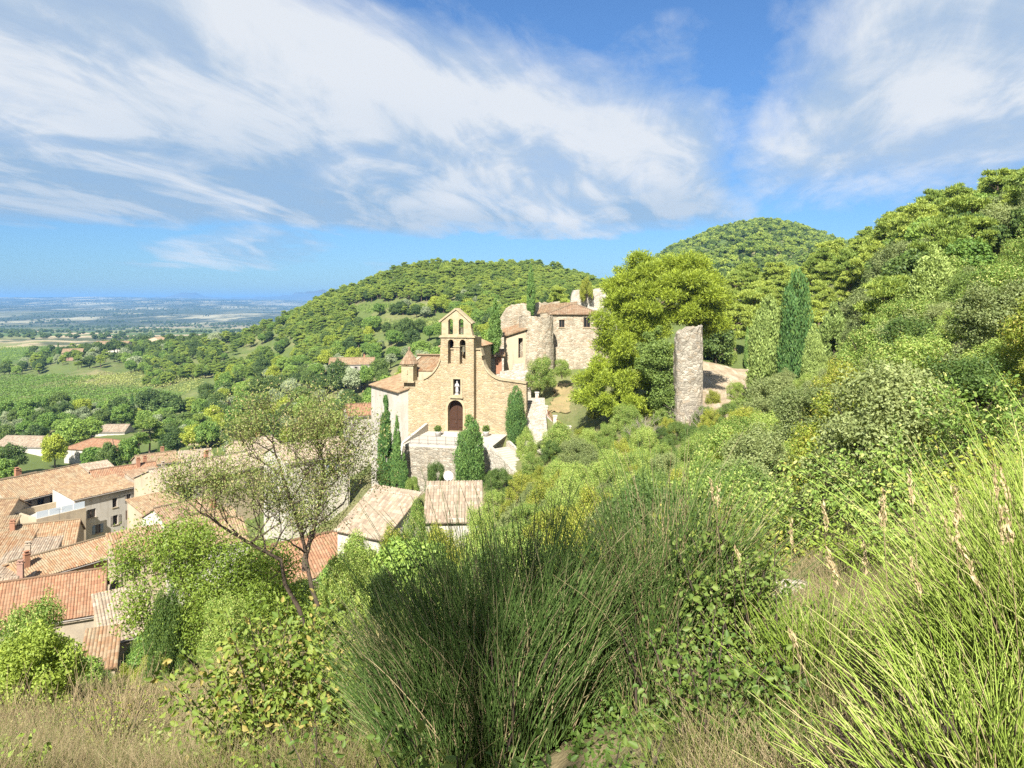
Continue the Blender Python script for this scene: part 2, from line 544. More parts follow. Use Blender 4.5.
# ---------------------------------------------------------------- terrain
COLS = {
    -700: [(1, -1.65), (4, -3), (8, -5), (14, -8), (20, -11), (30, -18), (50, -28), (80, -35), (150, -40), (330, -46), (730, -50), (1500, -70), (2500, -94), (3200, -94), (4200, -82), (5500, -60), (7500, -20), (10000, 28), (20000, 30)],
    0: [(1, -1.65), (4, -3), (8, -5.2), (12, -7.2), (16, -9), (20, -11.5), (30, -19), (40, -25), (55, -31), (70, -35), (110, -38), (160, -41), (220, -43), (330, -46), (500, -48), (730, -50), (1500, -70), (2500, -94), (3200, -94), (4200, -82), (5500, -60), (7500, -20), (10000, 28), (20000, 30)],
    100: [(1, -1.65), (4, -3), (8, -5.2), (12, -7.1), (16, -8.8), (20, -11), (30, -18), (40, -23.5), (55, -29.5), (70, -34), (110, -37), (160, -40), (220, -42.5), (330, -45), (430, -44), (520, -42), (650, -45), (900, -53), (1500, -70), (2500, -94), (3200, -94), (4200, -82), (5500, -60), (7500, -20), (10000, 28), (20000, 30)],
    160: [(1, -1.65), (4, -3), (8, -5.2), (12, -7.1), (16, -8.8), (20, -11), (30, -17), (40, -22), (55, -28), (70, -32.5), (110, -36), (160, -39), (220, -41.5), (330, -43.5), (420, -42), (500, -40), (600, -38), (730, -48), (1000, -58), (1500, -70), (2500, -94), (3200, -94), (4200, -82), (5500, -60), (7500, -20), (10000, 28), (20000, 30)],
    240: [(1, -1.65), (4, -3), (8, -5.1), (12, -6.9), (16, -8.4), (20, -10), (30, -15.5), (40, -20), (60, -27), (80, -31), (110, -34), (150, -37), (220, -39.5), (330, -38), (400, -34), (480, -26), (560, -32), (800, -52), (1500, -70), (2500, -94), (3200, -94), (4200, -84), (5500, -66), (7500, -35), (10000, 5), (20000, 10)],
    320: [(1, -1.65), (4, -3), (8, -5), (14, -7.4), (23, -10.7), (30, -14), (40, -18.5), (60, -24), (80, -27.5), (110, -30), (150, -33), (220, -34), (300, -29), (360, -19), (430, -5), (500, -9), (700, -40), (1200, -64), (2500, -94), (3200, -94), (5500, -80), (8000, -55), (10000, -30), (20000, -20)],
    400: [(1, -1.7), (4, -2.9), (8, -4.8), (14, -7.2), (23, -10.4), (30, -13.6), (45, -19), (60, -22), (80, -22.3), (90, -22), (100, -22.5), (130, -26), (180, -28.5), (240, -24), (300, -14), (360, -2), (430, 13.5), (500, 8), (700, -20), (1200, -60), (3000, -70), (20000, -20)],
    470: [(1, -1.7), (4, -2.9), (8, -4.6), (14, -7), (30, -13), (45, -17.8), (60, -21.3), (70, -20.4), (77, -19), (84, -17), (92, -16.4), (100, -15), (120, -17), (180, -22), (240, -18), (300, -9), (370, 6), (430, 17), (500, 12), (700, -10), (1200, -50), (3000, -60), (20000, -20)],
    540: [(1, -1.7), (4, -2.8), (8, -4.2), (20, -8.5), (30, -11), (45, -14.2), (60, -16.6), (70, -17), (78, -16.4), (84, -15.6), (90, -14.2), (96, -12.4), (101, -10), (110, -8), (130, -4), (170, -3), (240, -6), (300, -4), (370, 7), (430, 16), (500, 14), (700, 0), (1200, -30), (3000, -50), (20000, -20)],
    570: [(1, -1.68), (4, -2.7), (8, -4.1), (20, -8), (30, -10.4), (45, -13.2), (60, -15.4), (72, -15.9), (80, -15.6), (86, -14.6), (92, -13), (98, -11), (104, -9.4), (130, -4.5), (170, -2.5), (240, -4), (300, -3), (430, 11), (550, 8), (800, 5), (1200, -5), (3000, -40), (20000, -20)],
    600: [(1, -1.65), (4, -2.6), (8, -4), (20, -7.6), (30, -9.8), (45, -12.2), (60, -14), (72, -13.6), (82, -12.6), (92, -11), (105, -9), (130, -5), (170, -2), (300, -2), (430, 5), (550, 2), (800, 10), (1200, 20), (3000, -30), (20000, -20)],
    680: [(1, -1.6), (4, -2.4), (8, -3.8), (14, -5.6), (20, -7), (30, -9), (45, -11), (60, -12), (72, -11.3), (95, -9.2), (110, -6), (150, 0), (200, 4), (300, 6), (500, 20), (700, 45), (850, 62), (1000, 50), (1400, 0), (3000, -30), (20000, -20)],
    725: [(1, -1.6), (4, -2.35), (7, -3.3), (10, -4.3), (13, -5.2), (20, -6.5), (30, -8.2), (45, -10), (60, -10.7), (75, -10.2), (88, -9.6), (96, -9.4), (106, -7.5), (125, -3), (150, -0.5), (200, 0), (300, 5), (500, 30), (700, 62), (850, 80), (1000, 62), (1400, 0), (3000, -30), (20000, -20)],
    765: [(1, -1.6), (4, -2.3), (7, -3.2), (10, -4.1), (13, -5), (20, -6), (30, -7.4), (45, -9), (60, -9.6), (75, -9.7), (88, -9.4), (96, -9.2), (106, -7.2), (125, -3), (150, -0.5), (200, -2), (300, 4), (500, 38), (700, 70), (850, 87), (1000, 70), (1400, 0), (3000, -30), (20000, -20)],
    840: [(1, -1.6), (4, -2.2), (7, -3), (10, -3.7), (13, -4.4), (16, -5), (25, -5.8), (40, -6.5), (55, -6.1), (73, -6), (90, -4.4), (120, 1), (145, 3.5), (180, 2), (300, 5), (600, 38), (850, 64), (1000, 50), (1400, 0), (3000, -30), (20000, -20)],
    920: [(1, -1.55), (4, -2.1), (7, -2.8), (10, -3.3), (16, -4), (25, -4.2), (40, -3.5), (60, -1), (90, 4), (120, 8.5), (150, 12), (180, 12), (260, 5), (600, 20), (1000, 20), (1400, 0), (3000, -30), (20000, -20)],
    1024: [(1, -1.5), (4, -1.9), (7, -2.3), (10, -2.6), (16, -2.6), (25, -1.8), (40, 0), (60, 3.4), (90, 9), (120, 13), (150, 16.5), (190, 16.5), (260, 10), (600, 20), (1400, 0), (3000, -30), (20000, -20)],
    1300: [(1, -1.5), (4, -1.6), (10, -1), (25, 1.5), (60, 8), (120, 18), (150, 22), (260, 20), (600, 20), (1400, 0), (3000, -30), (20000, -20)],
}
AZ_COLS = sorted([(math.degrees(math.atan((p - 512) / F)), c, True) for p, c in COLS.items()] + [
    (75, [(1, -1.5), (4, -1), (10, 0.5), (25, 4), (60, 12), (150, 28), (400, 20), (1400, 0), (20000, -20)], False),
    (120, [(1, -1.6), (4, -1), (10, 0.5), (25, 3), (60, 10), (150, 25), (400, 20), (1400, 0), (20000, -20)], False),
    (180, [(1, -1.65), (4, -1.5), (10, -0.8), (25, 1), (60, 5), (150, 12), (400, 15), (1400, 0), (20000, -20)], False),
    (-180, [(1, -1.65), (4, -1.5), (10, -0.8), (25, 1), (60, 5), (150, 12), (400, 15), (1400, 0), (20000, -20)], False),
    (-135, [(1, -1.65), (4, -2), (10, -2.5), (25, -6), (60, -12), (150, -20), (400, -20), (1400, -30), (20000, -20)], False),
    (-90, [(1, -1.65), (4, -2.6), (10, -5), (25, -14), (60, -26), (150, -34), (400, -40), (1400, -60), (20000, 10)], False)], key=lambda c: c[0])


def pchip(x, y, q):
    x, y = np.asarray(x, float), np.asarray(y, float)
    h = np.diff(x)
    d = np.diff(y, axis=0) / (h if y.ndim == 1 else h[:, None])
    m = np.zeros_like(y)
    a, b = d[:-1], d[1:]
    with np.errstate(divide='ignore', invalid='ignore'):
        hm = np.where(a * b > 0, 2 * a * b / (a + b), 0.0)
    m[1:-1] = hm
    m[0], m[-1] = d[0], d[-1]
    q = np.clip(q, x[0], x[-1])
    i = np.clip(np.searchsorted(x, q) - 1, 0, len(x) - 2)
    hh = h[i]
    t = (q - x[i]) / hh
    if y.ndim > 1:
        t, hh = t[:, None], hh[:, None]
    return (y[i] * (1 + 2 * t) * (1 - t) ** 2 + m[i] * hh * t * (1 - t) ** 2 + y[i + 1] * t * t * (3 - 2 * t) + m[i + 1] * hh * t * t * (t - 1))


NAZ, NRH = 1440, 500
LR0, LR1 = math.log(0.8), math.log(19000.0)
_lr = np.linspace(LR0, LR1, NRH)
_tab = []
for a, c, front in AZ_COLS:
    k = math.cos(R(a)) if front else 1.0
    _tab.append(pchip([math.log(Y / k) for Y, z in c], [z for Y, z in c], _lr))
_azs = np.linspace(-180, 180, NAZ + 1)
HT = pchip([c[0] for c in AZ_COLS], np.array(_tab), _azs)      # (azimuth, log radius)


def _bumps(x, y):
    r = np.hypot(x, y)
    b = 0
    for k, (wl, ang, ph) in enumerate(((0.9, 0.3, 1.0), (1.7, 1.4, 2.1), (3.1, 2.2, 0.4), (6.3, 0.9, 4.0), (13, 2.7, 5.2), (27, 1.8, 0.2), (61, 0.5, 3.3))):
        amp = 0.022 * wl * np.clip((r - wl * 1.2) / (wl * 4), 0, 1) * np.clip(600 / (r + 1), 0, 1)
        b = b + amp * np.sin((x * math.cos(ang) + y * math.sin(ang)) * 6.283 / wl + ph + 1.3 * np.sin((y * math.cos(ang) - x * math.sin(ang)) * 4.1 / wl))
    return b


def H(x, y):
    x, y = np.atleast_1d(np.asarray(x, float)), np.atleast_1d(np.asarray(y, float))
    az = np.degrees(np.arctan2(x, y))
    fi = (az + 180) / 360 * NAZ
    fj = np.clip((np.log(np.maximum(np.hypot(x, y), 0.81)) - LR0) / (LR1 - LR0) * (NRH - 1), 0, NRH - 1.001)
    i, j = np.clip(fi.astype(int), 0, NAZ - 1), fj.astype(int)
    u, v = fi - i, fj - j
    z = HT[i, j] * (1 - u) * (1 - v) + HT[i + 1, j] * u * (1 - v) + HT[i, j + 1] * (1 - u) * v + HT[i + 1, j + 1] * u * v
    r = np.hypot(x, y)
    far = np.clip((r - 2600) / 2500, 0, 1) * np.clip((x < 4000) * 1.0, 0, 1)
    roll = 13 * np.sin(x / 610 + 1.1 * np.sin(y / 900)) + 10 * np.sin(y / 420 + x / 1100 + .8 * np.sin(x / 500)) + 6 * np.sin(x / 240 - y / 330)
    return z + _bumps(x, y) + far * roll * .8


def h1(x, y):
    return float(H(x, y)[0])


def on_px(px, Y):
    x = (px - 512) / F * Y
    return Vector((x, Y, h1(x, Y)))


def mat_ground():
    m, t = material('ground_cover')
    v = t.node('ShaderNodeTexCoord').outputs['Object']
    x, y, z = t.xyz(v)
    r = t.m('SQRT', t.m('ADD', t.m('MULTIPLY', x, x), t.m('MULTIPLY', y, y)))
    near = t.noise(v, 0.9, 7, 0.65)
    nf = t.noise(v, 7.0, 5, 0.7)
    col = t.mix(t.ramp(near, 0.35, 0.65), (0.20, 0.165, 0.09), (0.10, 0.105, 0.04))
    col = t.mix(t.ramp(nf, 0.5, 0.75, 0, 0.7), col, (0.30, 0.25, 0.15))
    # the hills and the valley round the village: litter, dry grass and green
    mid = t.noise(v, 0.035, 6, 0.6)
    midf = t.noise(v, 0.35, 5, 0.65)
    c2 = t.mix(t.ramp(mid, 0.46, 0.68), (0.09, 0.12, 0.035), (0.19, 0.175, 0.085))
    c2 = t.mix(t.ramp(midf, 0.45, 0.7, 0, 0.6), c2, (0.075, 0.095, 0.03))
    col = t.mix(t.ramp(r, 40, 110), col, c2)
    # the plain: a patchwork of vineyards, stubble and woods
    vo = t.node('ShaderNodeTexVoronoi', feature='F1')
    t.put(vo.inputs['Vector'], t.vm('MULTIPLY', t.vm('ADD', v, t.vm('SCALE', t.noise(v, 0.004, 3, color=True), 120.0)), (1.0, 0.55, 0.0)))
    vo.inputs['Scale'].default_value = 0.0052
    cr, cg, cb = t.xyz(vo.outputs['Color'])
    c3 = t.mix(t.ramp(cr, 0.3, 0.75), (0.075, 0.12, 0.035), (0.17, 0.18, 0.075))
    c3 = t.mix(t.ramp(cg, 0.7, 0.82), c3, (0.34, 0.28, 0.17))
    wood = t.noise(v, 0.0030, 6, 0.65)
    c3 = t.mix(t.ramp(wood, 0.50, 0.56, 0, 0.9), c3, (0.045, 0.065, 0.03))
    col = t.mix(t.ramp(r, 520, 760), col, c3)
    # the plateau beyond: scrub woods with pale clearings and scattered hamlets
    s = t.noise(t.vm('MULTIPLY', v, (1, 0.4, 1)), 0.0032, 9, 0.74)
    c4 = t.mix(t.ramp(s, 0.47, 0.60), (0.04, 0.055, 0.032), (0.30, 0.28, 0.18))
    s2 = t.noise(t.vm('MULTIPLY', v, (1, 0.3, 1)), 0.0012, 6, 0.65)
    c4 = t.mix(t.ramp(s2, 0.50, 0.62, 0, 0.8), c4, (0.055, 0.075, 0.04))
    col = t.mix(t.ramp(r, 2300, 3600), col, c4)
    finish(t, col, 0.95, t.m('ADD', near, nf), 0.1, 0.5, 0.08)
    return m


def build_ground():
    az = np.radians(np.concatenate([np.linspace(-180, -50, 130, endpoint=False), np.linspace(-50, 50, 500, endpoint=False), np.linspace(50, 180, 131)]))
    lr = np.concatenate([[math.log(0.05)], np.linspace(math.log(0.5), math.log(19000), 430)])
    A, L = np.meshgrid(az, lr, indexing='ij')
    rr = np.exp(L)
    X, Y = rr * np.sin(A), rr * np.cos(A)
    Z = H(X.ravel(), Y.ravel())
    V = np.stack([X.ravel(), Y.ravel(), Z], 1)
    na, nr = len(az), len(lr)
    idx = np.arange(na * nr).reshape(na, nr)
    Q = np.stack([idx[:-1, :-1], idx[:-1, 1:], idx[1:, 1:], idx[1:, :-1]], -1).reshape(-1, 4)[:, ::-1]
    o = link('ground', raw_mesh('ground', V, Q, mat_ground(), smooth=True))
    tag(o, 'hillside, valley floor and plain under the plants and buildings', 'ground', kind='structure')
    return o


build_ground()


# ---------------------------------------------------------------- buildings
def roof_panel(mb, p0, p1, up, length, r0=None, r1=None, th=0.12, mi=0):
    """tiled slope: eave p0-p1 (left to right seen from outside), up = unit vector up the slope; r0..r1 is the stretch of the eave
    that reaches the full length (a hip runs in from both ends)"""
    p0, p1, up = Vector(p0), Vector(p1), Vector(up)
    e = p1 - p0
    W = e.length
    e = e / W
    n = e.cross(up).normalized()
    r0 = 0.0 if r0 is None else r0
    r1 = W if r1 is None else r1
    us = []
    k = max(1, round(W / TILE_W))
    tw = W / k
    for i in range(k):
        us += [i * tw, (i + .25) * tw, (i + .5) * tw, (i + .75) * tw]
    us.append(W)
    rows, uvs, low = [], [], []
    for i, u in enumerate(us):
        vm = length * min(1.0, u / r0 if r0 > 0 else 1.0, (W - u) / (W - r1) if r1 < W else 1.0)
        vm = max(vm, 0.01)
        hgt = (0.0, 0.055, 0.075, 0.055)[i % 4]
        col_no = i // 4
        sag = 0.055 * math.sin(u * 0.9 + W) + .03 * math.sin(u * 2.3 + W * 3)
        hgt += .035 * (math.sin(col_no * 12.9898 + W * 7.1) * 43758.5453 % 1.0 - .5)
        slip = .05 * (math.sin(col_no * 78.233 + W * 3.7) * 43758.5453 % 1.0)
        rows.append([p0 + e * u + up * (vm * q - (slip if q == 0 else 0)) + n * (hgt + sag * math.sin(3.14 * q)) for q in (0, .33, .66, 1)])
        uvs.append([(u / tw * TILE_W + .001, vm * q) for q in (0, .33, .66, 1)])
        low.append([p0 + e * u + up * (vm * q) - n * th for q in (0, .33, .66, 1)])
    mb.grid(rows, uvs, mi=mi, smooth=False, flip=True)
    mb.grid(low, uvs, mi=mi, smooth=False)
    mb.grid([[a[0], b[0]] for a, b in zip(rows, low)], [[(u, 0), (u, .1)] for u in us], mi=mi, smooth=False)
    mb.grid([[a[-1], b[-1]] for a, b in zip(rows, low)], [[(u, 0), (u, .1)] for u in us], mi=mi, smooth=False, flip=True)
    mb.grid([rows[0], low[0]], [uvs[0], uvs[0]], mi=mi, smooth=False, flip=True)
    mb.grid([rows[-1], low[-1]], [uvs[-1], uvs[-1]], mi=mi, smooth=False)


def ridge_cap(mb, a, b, r=0.13):
    a, b = Vector(a), Vector(b)
    n = max(2, int((b - a).length / 0.4))
    for i in range(n):
        p, q = a.lerp(b, i / n), a.lerp(b, (i + 1.04) / n)
        mb.tube([p + Vector((0, 0, .02)), q + Vector((0, 0, .02))], [r, r * .86], 6)


def arch(x0, x1, z0, z1, n=10):
    """outline of a round-headed opening (counter-clockwise)"""
    r = (x1 - x0) / 2
    c = (x0 + x1) / 2
    return [(x0, z0), (x1, z0)] + [(c + r * math.cos(math.pi * k / n), z1 - r + r * math.sin(math.pi * k / n)) for k in range(n + 1)]


def rect(x0, x1, z0, z1):
    return [(x0, z0), (x1, z0), (x1, z1), (x0, z1)]


def fit_window(root, o, xd, x0, x1, z0, z1, recess=0.16, shutter=None, bars=1, frame='wood_frame', sill='ashlar', dark=False):
    """a window of frame, pane and sill set back in its opening, with shutters folded open beside it where there are some"""
    xd = Vector((xd[0], xd[1], 0)).normalized()
    n = Vector((xd.y, -xd.x, 0))
    o = Vector(o)
    rz = math.atan2(xd.y, xd.x)
    def P(u, z, d):
        return o + xd * u + Vector((0, 0, z)) + n * d
    w, h = x1 - x0, z1 - z0
    fr = MB()
    t = 0.07
    for u, ww in ((x0 + t / 2, t), (x1 - t / 2, t)):
        fr.box(P(u, z0 + .002, -recess), (ww, .06, h - .004), rz)
    fr.box(P((x0 + x1) / 2, z0 + .004, -recess), (w - 2 * t, .05, t), rz)
    fr.box(P((x0 + x1) / 2, z1 - t - .004, -recess), (w - 2 * t, .05, t), rz)
    for k in range(bars):
        fr.box(P(x0 + w * (k + 1) / (bars + 1), z0 + t, -recess), (.05, .045, h - 2 * t), rz)
    f = fr.build('window', M[frame], root)
    g = MB()
    g.box(P((x0 + x1) / 2, z0 + .01, -recess - .045), (w - .01, .02, h - .02), rz)
    g.build('pane', M['glass'], f)
    if sill:
        s = MB()
        s.box(P((x0 + x1) / 2, z0 - .1, .03), (w + .24, .12, .1), rz)
        s.build('sill', M[sill], f)
    if shutter:
        for sx in (x0 - w / 4 - .03, x1 + w / 4 + .03):
            s = MB()
            s.box(P(sx, z0, .035), (w / 2, .05, h), rz)
            for zz in (z0 + h * .15, z0 + h * .8):
                s.box(P(sx, zz, .068), (w / 2 - .06, .02, .09), rz)
            s.build('shutter', M[shutter], f)


def house(name, label, c, size, rot, zb, zt, roof=('gable', 1.6), wall='beige_render', tiles='tile_tan', windows=(), chimneys=(), cat='house', group=None, door=None):
    """c = (x, y) of the footprint centre; size = (w, d); walls from zb to eaves zt; local -y is the front
    roof: ('gable', rise) ridge along w; ('gabled', rise) ridge along d; ('hip', rise); ('shed', rise) rising to the back; ('flat', parapet)
    windows: (face, u, v, w, h, shutter) with face 'f', 'r', 'l'; u from the face's left end, v above eaves level (negative down)"""
    w, d = size
    h = zt - zb
    root = thing(name, label, cat, (c[0], c[1], zb), R(rot), group)
    kind, rise = roof
    t = 0.4
    ov = 0.32
    o = {'f': ((-w / 2, -d / 2, 0), (1, 0), w), 'r': ((w / 2, -d / 2 + t, 0), (0, 1), d - 2 * t), 'b': ((w / 2, d / 2, 0), (-1, 0), w), 'l': ((-w / 2, d / 2 - t, 0), (0, -1), d - 2 * t)}
    holes = {'f': [], 'r': [], 'b': [], 'l': []}
    for (fc, u, v, ww, hh, sh) in windows:
        holes[fc].append(rect(u - ww / 2, u + ww / 2, h + v, h + v + hh))
    if door:
        holes[door[0]].append(rect(door[1] - door[2] / 2, door[1] + door[2] / 2, door[4], door[4] + door[3]))
    mb = MB()
    for fc in 'frbl':
        og, xd, W = o[fc]
        if kind == 'gable' and fc in 'rl':
            k = rise * (1 - 2 * t / d)
            lo = rise * (t / (d / 2))
            out = [(0, 0), (W, 0), (W, h + lo), (W / 2, h + rise), (0, h + lo)]
        elif kind == 'gabled' and fc in 'fb':
            out = [(0, 0), (W, 0), (W, h), (W / 2, h + rise), (0, h)]
        elif kind == 'shed' and fc in 'rl':
            a, b = rise * t / d, rise * (1 - t / d)
            if fc == 'l':
                a, b = b, a
            out = [(0, 0), (W, 0), (W, h + b), (0, h + a)]
        elif kind == 'shed' and fc == 'b':
            out = [(0, 0), (W, 0), (W, h + rise), (0, h + rise)]
        else:
            out = rect(0, W, 0, h)
        mb.plate(og, xd, out, holes[fc], t)
    mb.build('wall', M[wall], root)
    rb = MB()
    if kind == 'gable':
        s = Vector((0, d / 2, rise)).normalized()
        L = math.hypot(d / 2 + ov, rise * (d / 2 + ov) / (d / 2))
        dz = -rise * ov / (d / 2) + .14
        roof_panel(rb, (-w / 2 - ov * .6, -d / 2 - ov, h + dz), (w / 2 + ov * .6, -d / 2 - ov, h + dz), s, L)
        roof_panel(rb, (w / 2 + ov * .6, d / 2 + ov, h + dz), (-w / 2 - ov * .6, d / 2 + ov, h + dz), (0, -s.y, s.z), L)
        ridge_cap(rb, (-w / 2 - ov * .6, 0, h + rise + .2), (w / 2 + ov * .6, 0, h + rise + .2))
    elif kind == 'gabled':
        s = Vector((w / 2, 0, rise)).normalized()
        L = math.hypot(w / 2 + ov, rise * (w / 2 + ov) / (w / 2))
        dz = -rise * ov / (w / 2) + .14
        roof_panel(rb, (-w / 2 - ov, d / 2 + ov * .6, h + dz), (-w / 2 - ov, -d / 2 - ov * .6, h + dz), s, L)
        roof_panel(rb, (w / 2 + ov, -d / 2 - ov * .6, h + dz), (w / 2 + ov, d / 2 + ov * .6, h + dz), (-s.x, 0, s.z), L)
        ridge_cap(rb, (0, -d / 2 - ov * .6, h + rise + .2), (0, d / 2 + ov * .6, h + rise + .2))
    elif kind == 'shed':
        s = Vector((0, d, rise)).normalized()
        dz = -rise * ov / d + .14
        roof_panel(rb, (-w / 2 - ov * .6, -d / 2 - ov, h + dz), (w / 2 + ov * .6, -d / 2 - ov, h + dz), s, math.hypot(d, rise) * (d + 1.6 * ov) / d)
    elif kind == 'hip':
        q = min(w, d) / 2
        a, b = w / 2 + ov, d / 2 + ov
        q = min(a, b)
        dz = .12
        s = rise / q
        L = math.hypot(q, rise)
        z = h + dz
        fy, fx = Vector((0, 1, s)).normalized(), Vector((1, 0, s)).normalized()
        roof_panel(rb, (-a, -b, z), (a, -b, z), fy, L, q, 2 * a - q)
        roof_panel(rb, (a, b, z), (-a, b, z), (0, -fy.y, fy.z), L, q, 2 * a - q)
        roof_panel(rb, (-a, b, z), (-a, -b, z), fx, L, q, 2 * b - q)
        roof_panel(rb, (a, -b, z), (a, b, z), (-fx.x, 0, fx.z), L, q, 2 * b - q)
        if a > b:
            e0, e1 = (-a + q, 0, z + rise + .06), (a - q, 0, z + rise + .06)
        else:
            e0, e1 = (0, -b + q, z + rise + .06), (0, b - q, z + rise + .06)
        if abs(a - b) > .2:
            ridge_cap(rb, e0, e1)
        for sx in (-1, 1):
            for sy in (-1, 1):
                e = (sx * (a - q), sy * (b - q), z + rise + .06)
                ridge_cap(rb, (sx * a, sy * b, z + .08), e, .11)
    if kind == 'flat':
        rb.box((0, 0, h - rise - .2), (w - 2 * t - .01, d - 2 * t - .01, .2))
        rb.build('roof', M['paving'], root)
    else:
        roof_o = rb.build('roof', M[tiles], root)
        for (cx, cy, ch) in chimneys:
            cb = MB()
            z0 = h + rise * .2
            cb.box((cx, cy, z0), (.55, .45, ch + rise))
            cb.box((cx, cy, z0 + ch + rise), (.66, .56, .09))
            cb.box((cx - .14, cy, z0 + ch + rise + .09), (.16, .3, .22))
            cb.box((cx + .14, cy, z0 + ch + rise + .09), (.16, .3, .22))
            cb.box((cx, cy, z0 + ch + rise + .31), (.6, .5, .05))
            cb.build('chimney', M['clay' if ch < .8 else wall], roof_o)
    if kind in ('gable', 'shed') and group and cat == 'house':
        rr = random.Random(int(abs(c[0] * 13 + c[1] * 7)))
        gb = MB()
        ze = h - rise * ov / (d / 2 if kind == 'gable' else d) + .02
        ye = -d / 2 - ov - .05
        gb.tube([(-w / 2 - .15, ye, ze), (w / 2 + .15, ye, ze - .04)], .07, 6)
        sx = rr.choice((-1, 1)) * (w / 2 - .25)
        gb.tube([(sx, ye, ze - .05), (sx, -d / 2 - .06, ze - .45), (sx, -d / 2 - .06, .4)], .045, 6)
        gb.build('gutter', M['shutter_grey'], root)
        if rr.random() < .5 and kind == 'gable':
            ab = MB()
            ax = rr.uniform(-w * .35, w * .35)
            zt_ = h + rise + .1
            ab.tube([(ax, .1, zt_ - .3), (ax, .1, zt_ + 1.7)], .02, 5)
            ab.tube([(ax - .5, .1, zt_ + 1.55), (ax + .5, .1, zt_ + 1.6)], .012, 4)
            for q in range(6):
                ab.tube([(ax - .45 + q * .18, -.18 + .02 * q, zt_ + 1.57), (ax - .45 + q * .18, .38 - .02 * q, zt_ + 1.57)], .008, 4)
            ab.build('aerial', M['iron'], roof_o)
        windows = [(fc, u, v, ww, hh, sh or (rr.choice((None, 'shutter_grey', 'shutter_blue', 'wood_frame')) if ww < 1.0 and w > 5.5 else None)) for (fc, u, v, ww, hh, sh) in windows]
    for (fc, u, v, ww, hh, sh) in windows:
        og, xd, W = o[fc]
        fit_window(root, og, xd, u - ww / 2, u + ww / 2, h + v, h + v + hh, shutter=sh)
    if door:
        og, xd, W = o[door[0]]
        xv = Vector((xd[0], xd[1], 0))
        n = Vector((xv.y, -xv.x, 0))
        p = Vector(og) + xv * door[1] - n * .2 + Vector((0, 0, door[4] + .01))
        db = MB()
        db.box(p, (door[2] - .02, .06, door[3] - .02), math.atan2(xd[1], xd[0]))
        for k in range(4):
            db.box(p + n * .04 + xv * (door[2] * (k - 1.5) / 4) + Vector((0, 0, .05)), (door[2] / 4 - .02, .02, door[3] - .12), math.atan2(xd[1], xd[0]))
        db.build('door', M[door[5]], root)
    return root


